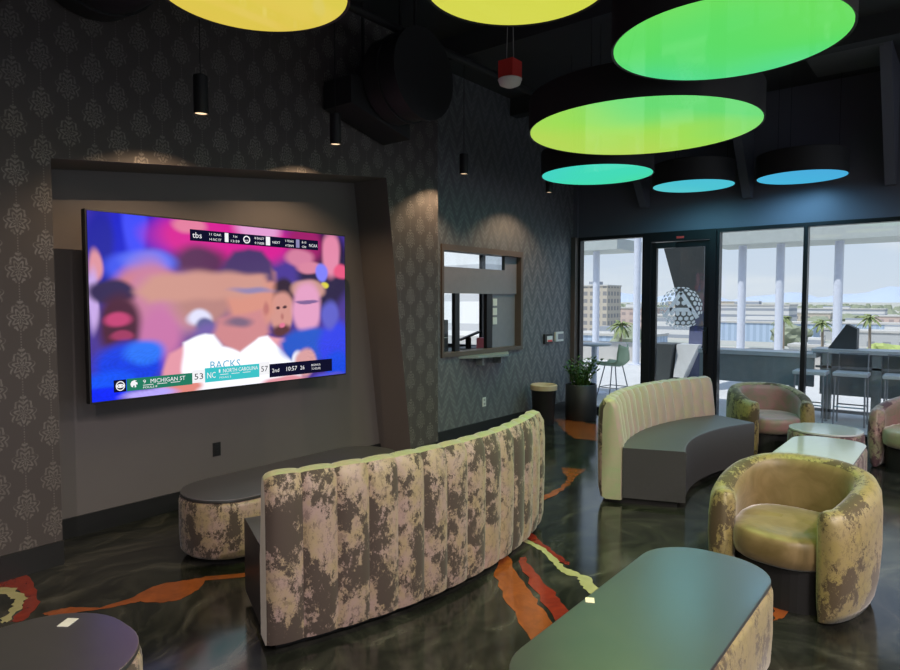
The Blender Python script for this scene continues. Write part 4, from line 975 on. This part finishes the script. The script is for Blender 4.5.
# distant hedge of trees along the horizon (uncountable) and mountains
m_ = MB(); rn = random.Random(9)
for i in range(420):
    d = rn.uniform(700, 1500); k_ = rn.uniform(-.62, .1); x, y = at(k_, d); w_ = rn.uniform(8, 22); h = rn.uniform(4, 9)
    pts = [(x + w_ * cos(2 * pi * q / 7) * .5, y + w_ * sin(2 * pi * q / 7) * .5) for q in range(7)]
    loft(m_, pts, [(x + (px - x) * .5, y + (py - y) * .5) for px, py in pts], GZ, GZ + h)
tag(m_.build('distant_trees', 'tree_leaf'), 'hazy belt of trees along the horizon', 'trees', kind='stuff')
v = []; f = []; nn = 90
for i in range(nn + 1):
    x = -7000 + 8500 * i / nn; h = 90 + 26 * sin(i * .21) + 38 * sin(i * .57 + 1) + 18 * sin(i * 1.3 + 2) + rn.uniform(-8, 8)
    v += [(x, 7600, GZ), (x, 8200, GZ + h), (x, 8800, GZ)]
for i in range(nn): f += [(3 * i, 3 * i + 3, 3 * i + 4, 3 * i + 1), (3 * i + 1, 3 * i + 4, 3 * i + 5, 3 * i + 2)]
struct(mesh('mountains', v, f, 'mountain', smooth=True), 'mountain range on the horizon, haze painted into its pale blue', 'mountains')

# ------------------------------------------------------------------ light
wd = bpy.data.worlds.new('sky'); sc.world = wd; wd.use_nodes = True; nt = wd.node_tree; nt.nodes.clear()
wo = nt.nodes.new('ShaderNodeOutputWorld'); bg = nt.nodes.new('ShaderNodeBackground'); tc = nt.nodes.new('ShaderNodeTexCoord')
sx = nt.nodes.new('ShaderNodeSeparateXYZ'); nt.links.new(tc.outputs['Generated'], sx.inputs[0])
cr = nt.nodes.new('ShaderNodeValToRGB'); nt.links.new(sx.outputs[2], cr.inputs[0])
e = cr.color_ramp.elements; e[0].position = 0; e[0].color = (.68, .75, .84, 1); e[1].position = .6; e[1].color = (.36, .52, .80, 1)
q = cr.color_ramp.elements.new(.12); q.color = (.60, .71, .86, 1)
mp = nt.nodes.new('ShaderNodeMapping'); mp.inputs['Scale'].default_value = (1.5, 1.5, 9); nt.links.new(tc.outputs['Generated'], mp.inputs[0])
no = nt.nodes.new('ShaderNodeTexNoise'); no.inputs['Scale'].default_value = 2.2; no.inputs['Detail'].default_value = 5; nt.links.new(mp.outputs[0], no.inputs[0])
c2 = nt.nodes.new('ShaderNodeValToRGB'); c2.color_ramp.elements[0].position = .48; c2.color_ramp.elements[0].color = (0, 0, 0, 1); c2.color_ramp.elements[1].position = .72; c2.color_ramp.elements[1].color = (1, 1, 1, 1); nt.links.new(no.outputs[0], c2.inputs[0])
mx = nt.nodes.new('ShaderNodeMix'); mx.data_type = 'RGBA'; nt.links.new(c2.outputs[0], mx.inputs[0]); nt.links.new(cr.outputs[0], mx.inputs[6]); mx.inputs[7].default_value = (.80, .84, .88, 1)
nt.links.new(mx.outputs[2], bg.inputs[0]); bg.inputs[1].default_value = 1.08; nt.links.new(bg.outputs[0], wo.inputs[0])
sun = bpy.data.lights.new('sun', 'SUN'); sun.energy = 4.2; sun.angle = radians(.6); sun.color = (1, .96, .90)
so = bpy.data.objects.new('sun', sun); link(so); so.rotation_euler = Vector((.25, .5, -1.0)).to_track_quat('-Z', 'Y').to_euler()
# unseen ceiling downlights added as fill to brighten the room
for i, (x, y) in enumerate(((1.5, .8), (2.3, 3.0), (.9, -1.5), (3.4, -.6), (3.2, 5.6))):
    r = thing('fill_downlight', ['added fill downlight just right of the camera', 'added fill downlight in the middle of the right side', 'added fill downlight behind the camera', 'added fill downlight behind the camera, by the right wall', 'added fill downlight farthest along the right wall'][i], 'light', (x, y, CH - .28))
    MB().lathe([(.10, .02), (.12, 0), (.12, .27)], 24, capb=False).build('lamp_body', 'black_paint', r)
    MB().lathe([(.095, .015), (.095, .02)], 24).build('bulb', 'warm_glow', r)
    ld = bpy.data.lights.new('fill_light', 'SPOT'); ld.energy = 520; ld.color = (1, .86, .80); ld.spot_size = radians(165); ld.spot_blend = .8; ld.shadow_soft_size = 0
    lo = bpy.data.objects.new('fill_light', ld); link(lo, r); lo.location = (0, 0, -.01)

sc.view_settings.view_transform = 'Standard'; sc.view_settings.look = 'None'; sc.view_settings.exposure = 0.0; sc.view_settings.gamma = 1
sc.view_settings.use_curve_mapping = False
sc.cycles.use_denoising = True; sc.cycles.max_bounces = 8; sc.cycles.diffuse_bounces = 4; sc.cycles.transparent_max_bounces = 12
sc.cycles.sample_clamp_indirect = 6
bpy.context.view_layer.update()
